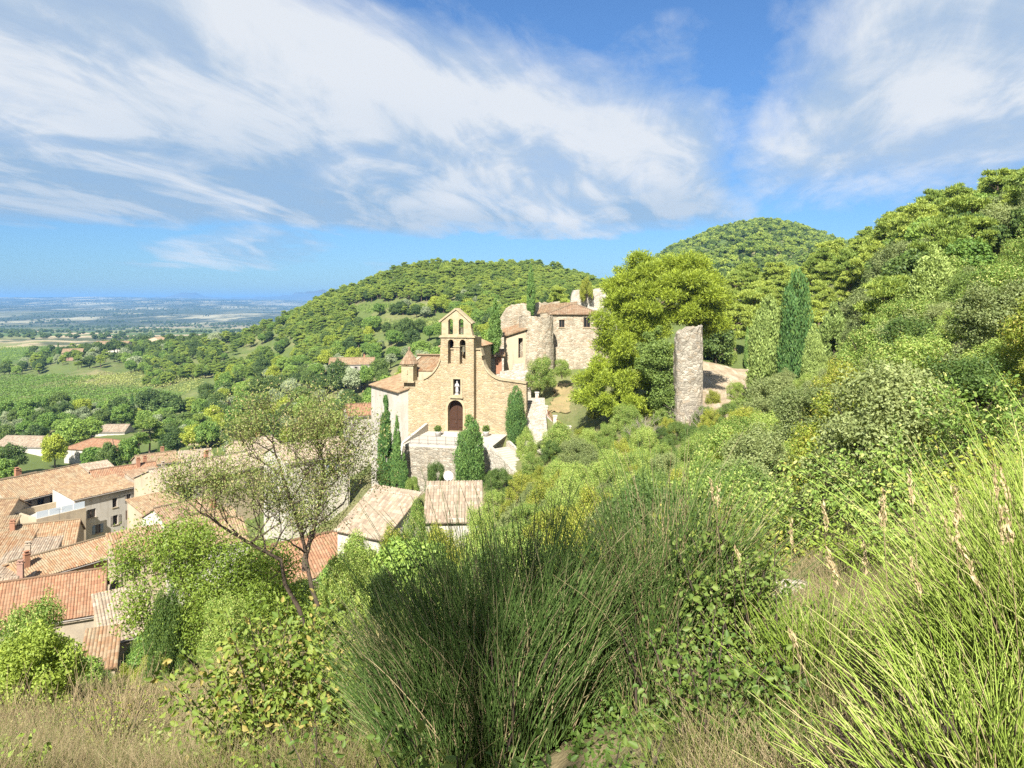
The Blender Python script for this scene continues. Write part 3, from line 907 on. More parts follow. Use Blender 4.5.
# ---- the church with its bell gable
def build_church():
    S = 8.5
    def L(px, py):
        return ((px - 455) / S, (434 - py) / S)
    o = at(455, 434, 86)
    root = thing('church', 'honey stone church with arched twin-bell gable, statue niche and curved wall tops', 'church', o, R(-13))
    # front wall behind the projecting bell tower
    pts = [L(397, 485), L(526, 470), L(526, 383), L(516, 382), L(504, 380.5)]
    for k in range(1, 9):
        a = k / 8 * math.pi / 2
        pts.append(L(504 - 24 * math.sin(a) , 356 + 24.5 * math.cos(a)))
    pts += [L(479, 350), L(440, 350)]
    for k in range(0, 10):
        a = k / 9 * math.pi / 2
        pts.append(L(438.5 - 30 * (1 - math.cos(a)), 351 + 32.5 * math.sin(a)))
    pts.append(L(397, 383.5))
    w = MB()
    w.plate((0, 1.1, 0), (1, 0), pts, (), .8)
    w.build('front_wall', M['stone_church'], root)
    # coping along the swept tops
    cp = MB()
    def coping(path):
        rows = []
        for i, (u, z) in enumerate(path):
            a, b = path[max(0, i - 1)], path[min(len(path) - 1, i + 1)]
            du, dz = b[0] - a[0], b[1] - a[1]
            l = math.hypot(du, dz)
            nu, nz = -dz / l, du / l
            if nz < 0 and abs(nz) > .2:
                nu, nz = -nu, -nz
            rows.append([(u + nu * .003, .94, z + nz * .003), (u + nu * .003, 2.06, z + nz * .003), (u + nu * .16, 2.06, z + nz * .16), (u + nu * .16, .94, z + nz * .16)])
        cp.grid(rows, closed=True, smooth=False, flip=True)
        cp.poly(rows[0])
        cp.poly(rows[-1][::-1])
    coping([p for p in pts[12:23]][::-1])
    coping([p for p in pts[2:12]][::-1])
    cp.build('coping', M['ashlar'], root)
    # bell tower: lower stage
    t = MB()
    u0, u1 = L(440, 0)[0], L(474.5, 0)[0]
    zc = L(0, 337.5)[1]
    hol = [arch(L(447.6, 0)[0], L(453.6, 0)[0], L(0, 364)[1], L(0, 339.5)[1]), arch(L(459.8, 0)[0], L(466, 0)[0], L(0, 364)[1], L(0, 339.5)[1]),
           rect(L(453.2, 0)[0], L(460.8, 0)[0], L(0, 395)[1], L(0, 379)[1]), arch(L(447.6, 0)[0], L(463.4, 0)[0], .28, L(0, 400)[1])]
    t.plate((0, 0, 0), (1, 0), rect(u0, u1, -.6, zc), hol, .9)
    t.box(((u0 + u1) / 2 - (u1 - u0) / 2 + .3, 1.0 - .05, -.6), (.6 - .004, .1, zc + .55))
    # sides and back of the bell chamber
    for uu in (u0 + .25, u1 - .25):
        t.box((uu, 1.95, L(0, 370)[1]), (.5, 2.1, zc - L(0, 370)[1] - .02))
    t.box(((u0 + u1) / 2, 3.2, L(0, 370)[1]), (u1 - u0, .4, zc - L(0, 370)[1] - .02))
    t.box(((u0 + u1) / 2, 2.2, zc - .2), (u1 - u0 - 1.01, 1.55, .17))
    t.box(((u0 + u1) / 2, 1.95, L(0, 368)[1]), (u1 - u0 - 1.01, 2.0, .2))
    t.build('bell_tower', M['stone_church'], root)
    # upper stage
    g = MB()
    v0, v1 = L(440.6, 0)[0], L(473.0, 0)[0]
    ap = L(456, 309.5)
    el, er = L(440.6, 321), L(471, 322.5)
    g.plate((0, .12, zc + .22), (1, 0), [(v0, 0), (v1, 0), (v1 - .2, .9), (er[0], er[1] - zc - .22), (ap[0], ap[1] - zc - .22), (el[0], el[1] - zc - .22)],
            [arch(L(447.6, 0)[0], L(452.6, 0)[0], .12, L(0, 318.8)[1] - zc - .22), arch(L(458.6, 0)[0], L(463.6, 0)[0], .12, L(0, 318.8)[1] - zc - .22)], .75)
    g.build('bell_gable', M['ashlar'], root)
    k = MB()
    k.box(((u0 + u1) / 2, .45, zc), (u1 - u0 + .36, 1.2, .1))
    k.box(((u0 + u1) / 2, .45, zc + .1), (u1 - u0 + .2, 1.05, .12))
    for (a, b) in ((el, ap), (ap, er)):
        du, dz = b[0] - a[0], b[1] - a[1]
        l = math.hypot(du, dz)
        n = (-dz / l * .2, du / l * .2)
        a = (a[0] - du / l * (.3 if a is el else 0), a[1] - dz / l * (.3 if a is el else 0))
        b = (b[0] + du / l * (.25 if b is er else 0), b[1] + dz / l * (.25 if b is er else 0))
        k.plate((0, -.02, .003), (1, 0), [a, b, (b[0] + n[0], b[1] + n[1]), (a[0] + n[0], a[1] + n[1])], (), 1.05)
    # impost bands between the arches
    k.box((L(456.7, 0)[0], .43, L(0, 347)[1]), (L(459.8, 0)[0] - L(453.6, 0)[0] + .12, 1.0, .12))
    k.build('cornice', M['ashlar'], root)
    fr = MB()
    a0, a1 = L(447.6, 0)[0], L(463.4, 0)[0]
    oz = L(0, 400)[1]
    big = arch(a0 - .28, a1 + .28, .0, oz + .28, 14)
    fr.plate((0, -.08, 0), (1, 0), big, [arch(a0 + .003, a1 - .003, .02, oz - .003, 14)], .078)
    n0, n1, nz0, nz1 = L(453.2, 0)[0], L(460.8, 0)[0], L(0, 395)[1], L(0, 379)[1]
    fr.plate((0, -.07, 0), (1, 0), rect(n0 - .22, n1 + .22, nz0 - .2, nz1 + .2), [rect(n0, n1, nz0, nz1)], .068)
    fr.box(((n0 + n1) / 2, -.1, nz0 - .34), (n1 - n0 + .7, .36, .14))
    fr.build('stone_surround', M['ashlar'], root)
    nb = MB()
    nb.box(((n0 + n1) / 2, .86, nz0 - .1), (n1 - n0 + .3, .1, nz1 - nz0 + .2))
    nb.build('niche_back', M['iron'], root)  # back of the stone niche, drawn in the dark iron colour
    s = MB()
    cx = (n0 + n1) / 2 - .08
    s.box((cx, .32, nz0 + .003), (.42, .36, .14))
    s.lathe((cx, .32, nz0 + .14), [(.001, 0), (.2, 0), (.19, .35), (.15, .75), (.17, 1.0), (.19, 1.12), (.12, 1.22), (.06, 1.27), (.06, 1.3), (.1, 1.36), (.115, 1.44), (.09, 1.53), (.001, 1.57)], 14, squash=(1, .8))
    s.tube([(cx - .18, .3, nz0 + 1.22), (cx - .2, .22, nz0 + .95), (cx - .04, .14, nz0 + 1.05)], [.06, .055, .04])
    s.tube([(cx + .18, .3, nz0 + 1.22), (cx + .2, .22, nz0 + .95), (cx + .04, .14, nz0 + 1.08)], [.06, .055, .04])
    st = s.build('statue', M['marble'], None)
    st.location = (0, 0, 0)
    st.parent = None
    st.matrix_world = Matrix.Translation(o) @ Matrix.Rotation(R(-13), 4, 'Z')
    tag(st, 'small pale robed statue standing in the niche above the church door', 'statue')
    d = MB()
    d.plate((0, .72, 0), (1, 0), arch(a0 - .1, a1 + .1, .2, oz + .1, 12), (), .1)
    for kx in (-1, 1):
        for r0, r1 in ((.4, 1.2), (1.35, 2.3)):
            c0 = (a0 + a1) / 2 + kx * .45
            d.box((c0, .7, .3 + r0), (.6, .05, r1 - r0))
    d.box(((a0 + a1) / 2, .69, .3), (.06, .07, oz - .6))
    dd = d.build('door', M['wood_dark'], root)
    hd = MB()
    hd.tube([((a0 + a1) / 2 - .14, .63, 1.2), ((a0 + a1) / 2 - .14, .58, 1.3), ((a0 + a1) / 2 - .14, .63, 1.4)], .025)
    hd.build('handle', M['iron'], dd)
    b = MB()
    bc = (L(461.1, 0)[0], .5, L(0, 333)[1])
    b.lathe((bc[0], bc[1], bc[2]), [(.001, .0), (.30, .0), (.285, .05), (.235, .16), (.2, .34), (.17, .46), (.1, .53), (.001, .56)], 14)
    b.box((bc[0], bc[1], bc[2] + .55), (.58, .12, .12))
    b.build('bell', M['bronze'], root)
    b = MB()
    bc = (L(462.9, 0)[0], .5, L(0, 352)[1])
    b.lathe(bc, [(.001, .0), (.34, .0), (.32, .05), (.26, .18), (.22, .4), (.19, .55), (.1, .62), (.001, .66)], 14)
    b.box((bc[0], bc[1], bc[2] + .65), (.72, .12, .12))
    b.build('bell', M['bronze'], root)
    # corner pier with its little tiled pyramid
    p = MB()
    pc = L(402, 0)[0]
    p.box((pc, 1.35, L(0, 383)[1] + .0), (1.5, 1.3, L(0, 367)[1] - L(0, 383)[1]))
    p.box((pc, 1.35, L(0, 383.5)[1] - .12), (1.8, 1.62, .16))
    p.box((pc, 1.35, L(0, 367)[1]), (1.8, 1.6, .14))
    p.box((pc, .65, L(0, 376)[1]), (.14, .1, .55))
    pp = p.build('corner_pier', M['ashlar'], root)
    q = MB()
    z0 = L(0, 367)[1] + .14
    for i in range(4):
        a = (-.85, -.85), (.85, -.85), (.85, .85), (-.85, .85)
        a, c = a[i], a[(i + 1) % 4]
        p0, p1 = Vector((pc + a[0], 1.35 + a[1], z0)), Vector((pc + c[0], 1.35 + c[1], z0))
        mid = (p0 + p1) / 2
        up = Vector((pc, 1.35, z0 + 1.75)) - mid
        roof_panel(q, p0, p1, up.normalized(), up.length, .85, .85, .03)
    q.lathe((pc, 1.35, z0 + 1.6), [(.001, 0), (.16, 0), (.12, .15), (.19, .32), (.12, .46), (.001, .5)], 8)
    q.build('pinnacle', M['tile_brown'], pp)
    # nave and side chapel with their roofs
    n = MB()
    n.plate((-3.0, 3.5, 0), (1, 0), [(0, -2), (4.8, -2), (4.8, L(0, 349)[1]), (2.4, L(0, 341)[1]), (0, L(0, 349)[1])], (), .5)
    n.box((-2.75, 6.7, -2), (.5, 5.38, L(0, 349)[1] + 2))
    n.box((1.55, 6.7, -2), (.5, 5.38, L(0, 349)[1] + 2))
    n.plate((1.8, 9.9, 0), (-1, 0), [(0, -2), (4.8, -2), (4.8, L(0, 349)[1]), (2.4, L(0, 341)[1]), (0, L(0, 349)[1])], (), .5)
    cz = L(0, 374)[1]
    cr = L(0, 362)[1]
    n.box((-5.1, 2.4, -6), (4.15, .4, cz + 6))
    n.plate((-7.2, 10.6, 0), (0, -1), [(0, -6), (8.4, -6), (8.4, cz + .4), (3.4, cr), (0, cz + 1)], (), .4)
    n.build('nave_wall', M['cream_render'], root)
    r = MB()
    s = Vector((2.4, 0, L(0, 341)[1] - L(0, 349)[1])).normalized()
    zn = L(0, 349)[1] + .05
    roof_panel(r, (-3.2, 10.1, zn), (-3.2, 3.4, zn), s, 2.8)
    roof_panel(r, (2.0, 3.4, zn), (2.0, 10.1, zn), (-s.x, 0, s.z), 2.8)
    ridge_cap(r, (-.6, 3.4, L(0, 341)[1] + .2), (-.6, 10.1, L(0, 341)[1] + .2))
    s = Vector((0, 5.6, cr - cz - .2)).normalized()
    roof_panel(r, (-7.5, 2.1, cz + .12), (-3.05, 2.1, cz + .12), s, 5.7)
    roof_panel(r, (-3.05, 11.0, cz + .9), (-7.5, 11.0, cz + .9), Vector((0, -3.4, cr - cz - .8)).normalized(), 3.5)
    ridge_cap(r, (-7.5, 7.5, cr + .2), (-3.05, 7.5, cr + .2))
    r.build('roof', M['tile_orange'], root)
    # steps before the door
    stp = MB()
    cx = (a0 + a1) / 2
    for i, (ww, dd_) in enumerate(((4.2, 1.5), (3.4, 1.05), (2.6, .6))):
        stp.box((cx, -dd_ / 2 - .085, i * .1), (ww, dd_, .1))
    stp.build('doorstep', M['paving'], root)
    return root


build_church()
# white-walled wing on the church's left side
house('church_annex', 'whitewashed wing with sloping tan roof at the left side of the church', (-13.65, 93.1), (9.0, 5.5), -58, -26.5, -11.1, ('shed', 1.5), 'white_render', 'tile_tan', cat='annex')


# ---- terrace in front of the church, its railing, stairs and pots
def build_parvis():
    o = at(455, 434, 86)
    rz = R(-13)
    root = thing('church_terrace', 'pale paved terrace on high stone retaining walls before the church door', 'terrace', o, rz)
    b = MB()
    b.box((.9, -2.95, -.25), (10.4, 8.02, .25))
    b.build('paving', M['paving'], root)
    w = MB()
    w.box((.9, -6.7, -6.5), (10.4, .5, 6.24))
    w.box((-4.0, -2.8, -6.5), (.6, 7.3, 6.24))
    w.box((5.8, -2.8, -6.5), (.6, 7.3, 6.24))
    w.build('retaining_wall', M['stone_grey'], root)
    p = MB()
    p.plate((-4.06, 1.0, 0), (0, -1), [(0, -7), (8.6, -7), (8.6, -1.4), (8.0, .1), (0, .95)], (), .34)
    p.box((-4.0, -7.9, -7), (1.0, 1.4, 5.7))
    p.build('side_wall', M['white_render'], root)
    r = MB()
    for i in range(9):
        r.tube([(-3.0 + i * 1.02, -6.75, .002), (-3.0 + i * 1.02, -6.75, .95)], .022, 5)
    for z in (.95, .5, .12):
        r.tube([(-3.0, -6.75, z), (5.16, -6.75, z)], .018, 5)
    for i in range(60):
        r.tube([(-2.9 + i * .136, -6.75, .12), (-2.9 + i * .136, -6.75, .95)], .008, 4, cap=False)
    tag(r.build('railing', M['iron'], None), None)
    rail = bpy.data.objects['railing']
    rail.matrix_world = Matrix.Translation(o) @ Matrix.Rotation(rz, 4, 'Z')
    tag(rail, 'thin iron railing along the front edge of the church terrace', 'railing')
    # stair flight down to the right
    st = thing('stone_staircase', 'pale stone staircase between low walls leading down from the church terrace', 'staircase', at(499, 447, 79), R(38))
    s = MB()
    n = 14
    for i in range(n):
        s.box((0, -.2 - i * .36, -2.6 - i * .16), (2.3, .36, 2.5))
    s.build('step', M['paving'], st)
    for sx, lab in ((-1, None), (1, None)):
        q = MB()
        q.plate((sx * 1.3 - .15, .2, 0), (0, -1), [(0, -3), (n * .36 + .8, -3.6), (n * .36 + .8, -n * .16 + .2), (.3, .35), (0, .35)], (), .34) if sx < 0 else \
            q.plate((sx * 1.3 - .15, .2, 0), (0, -1), [(0, -3), (n * .36 + .8, -3.6), (n * .36 + .8, -n * .16 + .3), (.3, .5), (0, .5)], (), .34)
        q.build('side_wall', M['stone_pale'], st)


build_parvis()


# ---- castle on the rise to the right of the church
def ruin(name, label, Y, outline, th=.8, mat='stone_castle', rough=.22, cat='ruin', step=.45, seed=1, rz=None, holes=()):
    """broken masonry wall: outline in pixels at depth Y, given real thickness, with a ragged crest and uneven faces"""
    rnd = random.Random(seed)
    pts = [((px - 512) / F * Y, (PY0 - py) / F * Y) for px, py in outline]
    out = []
    zmin = min(z for u, z in pts)
    for i, a in enumerate(pts):
        b = pts[(i + 1) % len(pts)]
        l = math.hypot(b[0] - a[0], b[1] - a[1])
        k = max(1, int(l / step))
        for j in range(k):
            q = j / k
            u, z = a[0] + (b[0] - a[0]) * q, a[1] + (b[1] - a[1]) * q
            if z > zmin + .8:
                u += rnd.uniform(-rough, rough) * .5
                z += rnd.uniform(-rough, rough)
            out.append((u, z))
    hl = [[((px - 512) / F * Y, (PY0 - py) / F * Y) for px, py in h] for h in holes]
    mb = MB()
    mb.plate((0, Y, 0), (1, 0), out, hl, th)
    o = mb.build(name, M[mat])
    tag(o, label, cat)
    return o


def build_castle():
    # main house
    Y = 105
    x0, x1 = (551.5 - 512) / F * Y, (600 - 512) / F * Y
    w = x1 - x0
    zt = -(315 - 300) / F * Y
    s = F / Y
    wins = [('f', (563.4 - 551.5) / s, -(327.6 - 315) / s, .82, 1.12, None), ('f', (588.4 - 551.5) / s, -(327.4 - 315) / s, .98, 1.46, None)]
    house('castle_house', 'rubble stone castle house with brown hipped roof and two small dark windows', ((x0 + x1) / 2, Y + 3.2), (w, 6.4), -4, -14, zt, ('hip', 1.35), 'stone_castle', 'tile_brown', wins, cat='castle')
    # lower bastion wall the house stands on
    ruin('bastion_wall', 'long rubble wall below the castle house, running behind the big pine', 103.2, [(549, 405), (640, 405), (640, 352), (612, 348), (601, 347), (580, 346.5), (549, 347)], 1.6, 'stone_castle', .08, 'wall', seed=3)
    # round tower
    mb = MB()
    c = at(536, 316, 101.5)
    rnd = random.Random(5)
    rings = []
    N = 40
    for k in range(16):
        z = -12 + (c.z + 12) * k / 15
        r = 2.35 + .28 * (1 - k / 15)
        rings.append([(c.x + (r + rnd.uniform(-.05, .05)) * math.cos(2 * math.pi * i / N), c.y + (r + rnd.uniform(-.05, .05)) * math.sin(2 * math.pi * i / N), z + (0 if k < 15 else rnd.uniform(-.14, .06) + .08 * math.sin(i * .5))) for i in range(N)])
    mb.grid(rings, closed=True, smooth=False)
    mb.poly([(p[0], p[1], c.z - .3) for p in rings[-1]])
    t = mb.build('round_tower', M['stone_castle'])
    tag(t, 'squat round rubble tower at the left corner of the castle house', 'tower')
    # yellow rendered wall with a tall opening left of the tower
    Y = 99.5
    ruin('castle_wing', 'ochre rendered castle wall with tiled coping and tall dark opening', Y, [(503, 395), (526, 395), (526, 330), (504, 337)], 3.0, 'cream_render', .02, 'wall', seed=7,
         holes=[[(518.4, 358), (522.8, 358), (522.8, 338), (518.4, 338)]])
    wg = bpy.data.objects['castle_wing']
    bk = MB()
    p = at(520.6, 358, Y + 1.4)
    bk.box((p.x, p.y, p.z - .1), (.9, .1, 3.0))
    bk.build('shutter', M['wood_dark'], wg)  # dark board closing the opening well behind the wall face
    cpg = MB()
    a, b = at(502, 337.5, Y), at(527, 329.5, Y)
    e = (b - a).normalized()
    n = Vector((-e.z, 0, e.x))
    roof_panel(cpg, a + Vector((0, -.35, .12)), b + Vector((0, -.35, .12)), Vector((0, .97, .24)).normalized(), 3.6)
    cpg.build('coping', M['tile_orange'], wg)
    # ruins further up and behind
    ruin('ruined_wall', 'broken sunlit curtain wall with stepped crest behind the castle wing', 108, [(497, 360), (528, 360), (531, 312), (524, 310), (519, 316), (512, 318), (506, 323), (503, 329), (497, 338)], 1.2, 'stone_castle', .12, seed=11)
    ruin('ruined_wall', 'long low ruined wall curving up above the round castle tower', 116, [(498, 330), (560, 330), (560, 302), (530, 303), (514, 304), (506, 308), (499, 320)], 1.0, 'stone_castle', .14, seed=12)
    ruin('ruined_wall', 'pale broken keep wall with a bush on top behind the castle roof', 114, [(571, 330), (628, 330), (628, 288), (611, 288), (600, 288.5), (590, 289), (581, 289), (574, 290), (571, 297)], 1.6, 'stone_pale', .10, seed=13)
    # terrace roof slope falling from the keep to the round tower
    rf = MB()
    a, b = at(537, 313.5, 106), at(575, 310, 109)
    roof_panel(rf, a, b, (at(541, 305, 111) - a).normalized(), 5.2, 0, None)
    o = rf.build('lean_to_roof', M['tile_tan'])
    tag(o, 'low tan tiled roof strip between the tower and the keep wall', 'roof')
    # little buildings between church and castle
    zt = -(356 - 300) / F * 97
    s = F / 97
    hx = (491 - 512) / F * 97
    house('cottage', 'pale cottage with two faded red doors between the church and the dark cypress', (hx, 99), (3.4, 3.6), 0, -13.5, zt, ('shed', .5), 'stone_pale', 'tile_orange', (), cat='cottage', door=('f', .75, .9, 2.3, 3.7, 'clay'))
    root = [o for o in bpy.data.objects if o.name == 'cottage'][0]
    d = MB()
    d.box((1.0, -1.82, 3.7), (.85, .05, 2.2))
    d.build('door', M['clay'], root)
    # retaining wall with pier under the castle wing
    ruin('retaining_wall', 'stone retaining wall with a squat gate pier right of the church front', 94, [(500, 400), (531, 400), (531, 371), (524, 370), (523.5, 364), (513, 364), (512, 371), (500, 372)], .8, 'stone_pale', .06, 'wall', seed=21)


build_castle()


def build_ramp():
    """stepped path with a parapet of white posts and iron panels climbing to the castle"""
    root = thing('castle_stairway', 'stepped pale path climbing beside a white parapet towards the castle', 'stairway', at(533, 432, 82.5))
    base = Vector(root.location)
    A, B = at(533, 436, 82), at(531, 396, 90)
    s = MB()
    n = 18
    for i in range(n):
        p = A.lerp(B, i / n) - base
        s.box((p.x + .2, p.y, p.z - 1.6), (2.9, 8.2 / n + .02, 1.6))
    s.build('step', M['stone_pale'], root)
    w = MB()
    pa = [at(537, 404, 90), at(546, 418, 87.5), (at(555, 428, 85.5)), at(569, 439, 83)]
    for a, b in zip(pa[:-1], pa[1:]):
        d = b - a
        L = math.hypot(d.x, d.y)
        w.plate(a - base - Vector((0, 0, 0)), (d.x, d.y), [(0.03, -2.2), (L - .03, -2.2 + d.z), (L - .03, d.z + .35), (0.03, .35)], (), .3)
    w.build('parapet', M['white_render'], root)
    for p in pa:
        q = MB()
        p = p - base
        q.box((p.x, p.y + .15, p.z - 2.0), (.42, .42, 3.35))
        q.box((p.x, p.y + .15, p.z + 1.35), (.54, .54, .12))
        q.build('post', M['white_render'], root)
    for a, b in zip(pa[:-1], pa[1:]):
        r = MB()
        a, b = a - base, b - base
        off = Vector((0, .15, 0))
        for z in (.5, 1.15):
            r.tube([a + off + Vector((0, 0, z)), b + off + Vector((0, 0, z))], .03, 4)
        for i in range(1, 14):
            p = a.lerp(b, i / 14) + off
            r.tube([p + Vector((0, 0, .36)), p + Vector((0, 0, 1.15))], .018, 4)
        r.build('iron_panel', M['clay'], root)


build_ramp()

# bank of cut straw-coloured ground above the stairway
M['straw_ground'] = mat_plain('straw_ground', (0.27, 0.20, 0.10), (0.19, 0.165, 0.075), 1.2, .95, .6)
def conform(name, label, corners, mat, n=20, lift=.07):
    """a patch of other ground lying on the slope, with an uneven rim"""
    q = [Vector(p) for p in corners]
    rnd = random.Random(6)
    P = []
    for i in range(n + 1):
        row = []
        for j in range(n + 1):
            u, v = i / n, j / n
            if i in (0, n):
                v = v
            p = q[0].lerp(q[1], u).lerp(q[3].lerp(q[2], u), v)
            e = .35 if i in (0, n) or j in (0, n) else .05
            x, y = p.x + rnd.uniform(-e, e), p.y + rnd.uniform(-e, e)
            row.append((x, y, h1(x, y) + lift))
        P.append(row)
    mb = MB()
    mb.grid(P)
    tag(mb.build(name, mat), label, 'ground', kind='structure')


conform('earth_bank', 'dry straw coloured bank below the castle', [at(548, 404, 88.5), at(570, 410, 88), at(574, 372, 99), at(555, 374, 98)], M['straw_ground'])


# ---- free-standing ruined pillar by the path
def build_pillar():
    Y = 69
    rnd = random.Random(9)
    c = at(690.5, 436, Y)
    mb = MB()
    N = 36
    rings = []
    ztop = (PY0 - 325) / F * Y
    for k in range(26):
        q = k / 25
        z = c.z - 1.2 + (ztop - c.z + 1.2) * q
        ring = []
        for i in range(N):
            a = 2 * math.pi * i / N
            ca, sa = math.cos(a), math.sin(a)
            e = .5
            x = math.copysign(abs(ca) ** e, ca) * 1.27
            y = math.copysign(abs(sa) ** e, sa) * 1.1
            zz = z
            if q > .78:     # the left top corner has fallen away in a curve
                t = (q - .78) / .22
                if x < 0:
                    x *= 1 - .18 * t ** 1.6
                zz = z - (.75 * t * t * max(0, (.25 - x) / 1.4)) - .25 * t * abs(math.sin(i * 1.7))
            ring.append((c.x + x + rnd.uniform(-.06, .06), c.y + 1 + y + rnd.uniform(-.06, .06), zz + rnd.uniform(-.04, .04)))
        rings.append(ring)
    mb.grid(rings, closed=True, smooth=False)
    top = rings[-1]
    m = Vector((0, 0, 0))
    for p in top:
        m += Vector(p) / N
    for i in range(N):
        mb.poly([top[i], top[(i + 1) % N], m + Vector((0, 0, -.25))])
    o = mb.build('ruined_pillar', M['stone_grey'])
    tag(o, 'tall free-standing ruined stone pillar with rounded top right of the big pine', 'ruin')


build_pillar()

# ---- path on the terrace behind the pillar
def mat_gravel():
    m, t = material('gravel_track')
    v = t.node('ShaderNodeTexCoord').outputs['Object']
    n = t.noise(v, .45, 7, .7)
    f = t.noise(v, 6.0, 5, .75)
    r = t.noise(t.vm('MULTIPLY', v, (1.6, .25, 1)), 1.0, 5, .6)
    col = t.mix(t.ramp(n, .35, .65), (0.36, 0.29, 0.20), (0.24, 0.185, 0.12))
    col = t.mix(t.ramp(r, .48, .68, 0, .7), col, (0.44, 0.38, 0.29))
    col = t.mix(t.ramp(f, .45, .75, 0, .8), col, (0.16, 0.135, 0.085))
    col = t.mix(t.ramp(t.noise(v, .9, 6, .7), .60, .68, 0, .8), col, (0.13, 0.14, 0.05))
    finish(t, col, .95, t.m('ADD', f, n), .1, .8, .05)
    return m


def build_path():
    P = []
    for Y, a, b in ((56, 690, 718), (60, 688, 728), (66, 688, 734), (72, 690, 738), (78, 694, 745), (84, 697, 755), (90, 698, 764), (95, 698, 768), (98, 696, 760)):
        row = []
        for k in range(25):
            px = a + (b - a) * k / 24
            x = (px - 512) / F * Y
            row.append((x, Y, h1(x, Y) + .16))
        P.append(row)
    Q = []
    for i in range(len(P) - 1):
        for s in range(5):
            t = s / 5
            row = []
            for k in range(25):
                x = P[i][k][0] * (1 - t) + P[i + 1][k][0] * t
                y = P[i][k][1] * (1 - t) + P[i + 1][k][1] * t
                row.append((x, y, h1(x, y) + .16))
            Q.append(row)
    mb = MB()
    mb.grid(Q, flip=True)
    o = mb.build('path', mat_gravel())
    tag(o, 'pale gravel track on the terrace behind the pillar', 'path', kind='structure')


build_path()

# ---- white house just below the church
def build_white_house():
    Y = 62
    x = (452 - 512) / F * Y
    house('white_house', 'small white house with weathered tiled roof and satellite dish below the church', (x, Y + 2.0), (4.7, 4.2), 3, -25, -18.75, ('shed', 2.1), 'white_render', 'tile_grey',
          [('f', 1.0, -1.75, .8, 1.2, None)], (), door=('f', 2.6, 1.3, 2.1, 4.4, 'wood_frame'))
    house('white_house', 'lower white house with a mossy sloping roof, left of the satellite dish house', ((376 - 512) / F * 61, 62.2), (5.0, 4.6), -30, -26, -19.3, ('shed', 2.5), 'white_render', 'tile_grey', [('f', 1.1, -2.3, .8, 1.3, None)])
    d = thing('satellite_dish', 'round white satellite dish above the ridge of the small white house', 'satellite dish', at(448.5, 477, 66.4))
    mb = MB()
    rings = [[(r * math.cos(2 * math.pi * k / 24), -.12 + .35 * r * r - .0, r * math.sin(2 * math.pi * k / 24) + .1) for k in range(24)] for r in (.001, .12, .25, .36, .44)]
    mb.grid(rings, closed=True)
    mb.grid([[(p[0], p[1] + .02, p[2]) for p in r] for r in rings], closed=True, flip=True)
    mb.build('reflector', M['white_paint'], d)
    q = MB()
    q.tube([(0, .02, .1), (0, .25, .0), (0, .25, -.9)], .03)
    q.build('mast', M['iron'], d)
    q = MB()
    q.tube([(0, -.05, -.3), (0, -.45, .02)], .015)
    q.box((0, -.47, -.03), (.09, .12, .1))
    q.build('receiver', M['iron'], d)


build_white_house()


